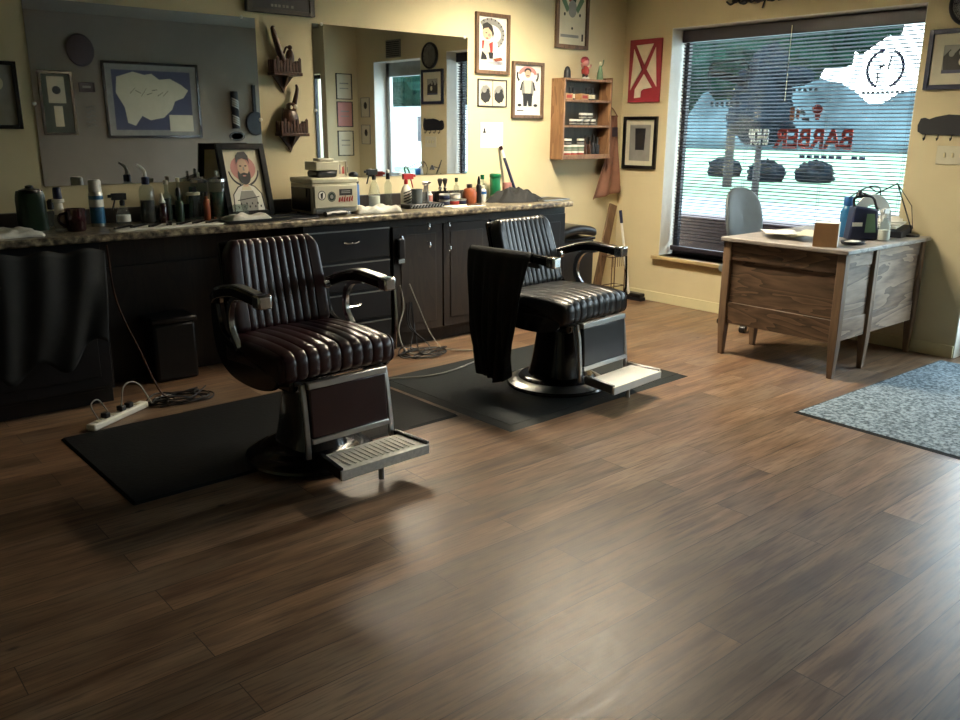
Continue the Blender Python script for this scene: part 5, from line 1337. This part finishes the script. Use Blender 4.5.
# two faint pictures between corner and door
for k, z in enumerate((1.75, 1.42)):
    frame('wall_print', ['upper', 'lower']+[] and ['upper', 'lower'][k]+' pale print on the wall between door and partition', 'picture', .2, .24, (0, -4.22, z), RZ, 'printg', .008, [('ink', disc2(.5, .6, .2, .2, 10))], 'prcream', depth=.012)

# ------------------------------------------------------------------ outside
struct('trim_4', MB().box(.25, 7, -40, 30, -.16, -.1), 'clay', label='pale pavement and road outside')
struct('trim_5', MB().box(15.5, 80, -60, 60, -.13, -.12).box(7, 15.5, -60, 60, -.14, -.13), 'grass', label='grass verge across the road')
struct('trim_6', MB().box(7, 12, -60, 60, -.12, -.115), 'road', label='road outside')
t = thing('brick_planter', 'low dark brick planter wall right outside the window', 'planter', (.5, -1.5, -.1))
MB().box(0, .3, -1.2, 1.4, 0, .83).build('brickwork', 'planter', t, bevel=.01)
def blob_tree(name, label, loc, blobs, m, trunk=None):
    t = thing(name, label, 'tree' if 'tree' in label or 'conifer' in label else 'shrub', loc)
    rnd = random.Random(hash(label) % 100 if 0 else len(label))
    b = MB()
    for (x, y, z, rx, ry, rz) in blobs:
        ph = [rnd.uniform(0, 6) for _ in range(3)]
        def g(u, v):
            a = 2*PI*u; p = PI*v
            k = 1+.12*sin(a*5+ph[0]+v*7)+.1*sin(p*9+ph[1])*sin(a*3)+.06*sin(a*11+p*13+ph[2])
            return (x+rx*k*sin(p)*cos(a), y+ry*k*sin(p)*sin(a), z-rz*k*cos(p))
        b.grid(g, 26, 16, cu=True)
    b.build('foliage', m, t, ang=25)
    if trunk: MB().cyl((0, 0, 0), (0, 0, trunk[1]), trunk[0], trunk[0]*.7, n=12).build('trunk', 'bark', t)
    return t
blob_tree('leafy_tree', 'broad teal green tree across the road behind the badge', (16, 9.5, -.12), [(0, 0, 5.4, 2.6, 3.6, 2.6), (0, -3, 5.9, 2, 2.4, 2.0), (0, 2.8, 5, 2.2, 2.6, 2.6), (-.5, -.8, 4, 1.6, 2.2, 1.2)], 'leaf', (.14, 4))
blob_tree('dark_conifer', 'dark pointed conifer tree standing in front of leafy tree', (11.5, 5.75, -.12), [(0, 0, 1.9, .6, .72, .55), (0, 0.05, 2.4, .55, .62, .6), (0, -.1, 2.9, .4, .42, .5), (0, -.75, 2.75, .3, .4, .18)], 'leafd', (.09, 1.6))
blob_tree('leafy_tree', 'green tree over the white building seen through the door', (24, -33, -.12), [(0, 0, 4.2, 3, 5, 2.2), (0, 4, 4.0, 2, 3, 1.8)], 'leaf', (.4, 3))
for k, (x, y) in enumerate(((21, 13), (19.5, 10.4), (20.5, 9.2))):
    blob_tree('low_shrub', ['left', 'middle', 'right'][k]+' low dark shrub on the grass beyond the road', (x, y, -.12), [(0, 0, .25, .5, .6, .4)], 'leafd')
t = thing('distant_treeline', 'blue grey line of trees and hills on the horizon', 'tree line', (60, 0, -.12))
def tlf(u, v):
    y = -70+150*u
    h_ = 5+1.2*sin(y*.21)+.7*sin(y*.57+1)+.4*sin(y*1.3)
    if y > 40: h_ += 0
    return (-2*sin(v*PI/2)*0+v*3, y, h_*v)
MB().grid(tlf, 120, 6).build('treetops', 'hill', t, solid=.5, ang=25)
t = thing('white_building', 'white building with dark window across the road', 'building', (15.5, -25, -.12))
MB().box(0, 6, -8, 7, 0, 2.35).build('building_wall', 'bldg', t)
MB().box(-.05, 6.2, -8.2, 7.2, 2.35, 2.5).build('roof_edge', 'clay', t)
MB().box(-.04, 0, .75, 1.25, 1.1, 2.1).build('building_window', 'bat', t)

# ------------------------------------------------------------------ world, light portals, camera
wd = bpy.data.worlds.new('sky'); sc.world = wd; wd.use_nodes = True
nt = wd.node_tree; n = nt.nodes; L = nt.links
bg = n['Background']; tc = n.new('ShaderNodeTexCoord'); sp = n.new('ShaderNodeSeparateXYZ'); cr = n.new('ShaderNodeValToRGB')
L.new(tc.outputs['Generated'], sp.inputs[0]); L.new(sp.outputs['Z'], cr.inputs[0])
cr.color_ramp.elements[0].position = 0; cr.color_ramp.elements[0].color = (.86, .93, 1, 1)
cr.color_ramp.elements[1].position = .6; cr.color_ramp.elements[1].color = (.72, .86, 1, 1)
L.new(cr.outputs[0], bg.inputs[0]); bg.inputs[1].default_value = 3.4
def portal(y0, y1, z0, z1, x):
    ld = bpy.data.lights.new('sky_portal', 'AREA'); ld.shape = 'RECTANGLE'; ld.size = abs(z1-z0); ld.size_y = abs(y1-y0)
    ld.cycles.is_portal = True
    o = bpy.data.objects.new('sky_portal', ld); COL.objects.link(o); o.location = (x, (y0+y1)/2, (z0+z1)/2); o.rotation_euler = (0, PI/2, 0)
portal(WY0, WY1, WZ0, WZ1, WT+.01); portal(DY0, DY1, 0, DZ1, WT+.01); portal(EY0, EY1, EZ0, EZ1, WT+.01)

cam = bpy.data.cameras.new('camera'); co = bpy.data.objects.new('camera', cam); COL.objects.link(co); sc.camera = co
F_, PITCH, ROLL, YAW = 843.5, .267628, .0065694, .865639
cam.sensor_width = 36; cam.lens = F_/960*36; cam.clip_end = 300; cam.clip_start = .05
fw = Vector((cos(YAW)*cos(PITCH), sin(YAW)*cos(PITCH), -sin(PITCH)))
r = fw.cross(Vector((0, 0, 1))).normalized(); u = r.cross(fw)
r2 = r*cos(ROLL)+u*sin(ROLL); u2 = -r*sin(ROLL)+u*cos(ROLL)
co.matrix_world = Matrix(((r2.x, u2.x, -fw.x, -6.090), (r2.y, u2.y, -fw.y, -5.208), (r2.z, u2.z, -fw.z, 1.5), (0, 0, 0, 1)))

sc.view_settings.view_transform = 'Standard'; sc.view_settings.look = 'None'; sc.view_settings.exposure = 2.05; sc.view_settings.gamma = 1
sc.view_settings.use_curve_mapping = False
sc.cycles.use_denoising = True; sc.cycles.denoiser = 'OPENIMAGEDENOISE'
sc.cycles.max_bounces = 7; sc.cycles.diffuse_bounces = 4; sc.cycles.glossy_bounces = 4; sc.cycles.transparent_max_bounces = 12
sc.cycles.sample_clamp_indirect = 6; sc.cycles.caustics_reflective = False; sc.cycles.caustics_refractive = False
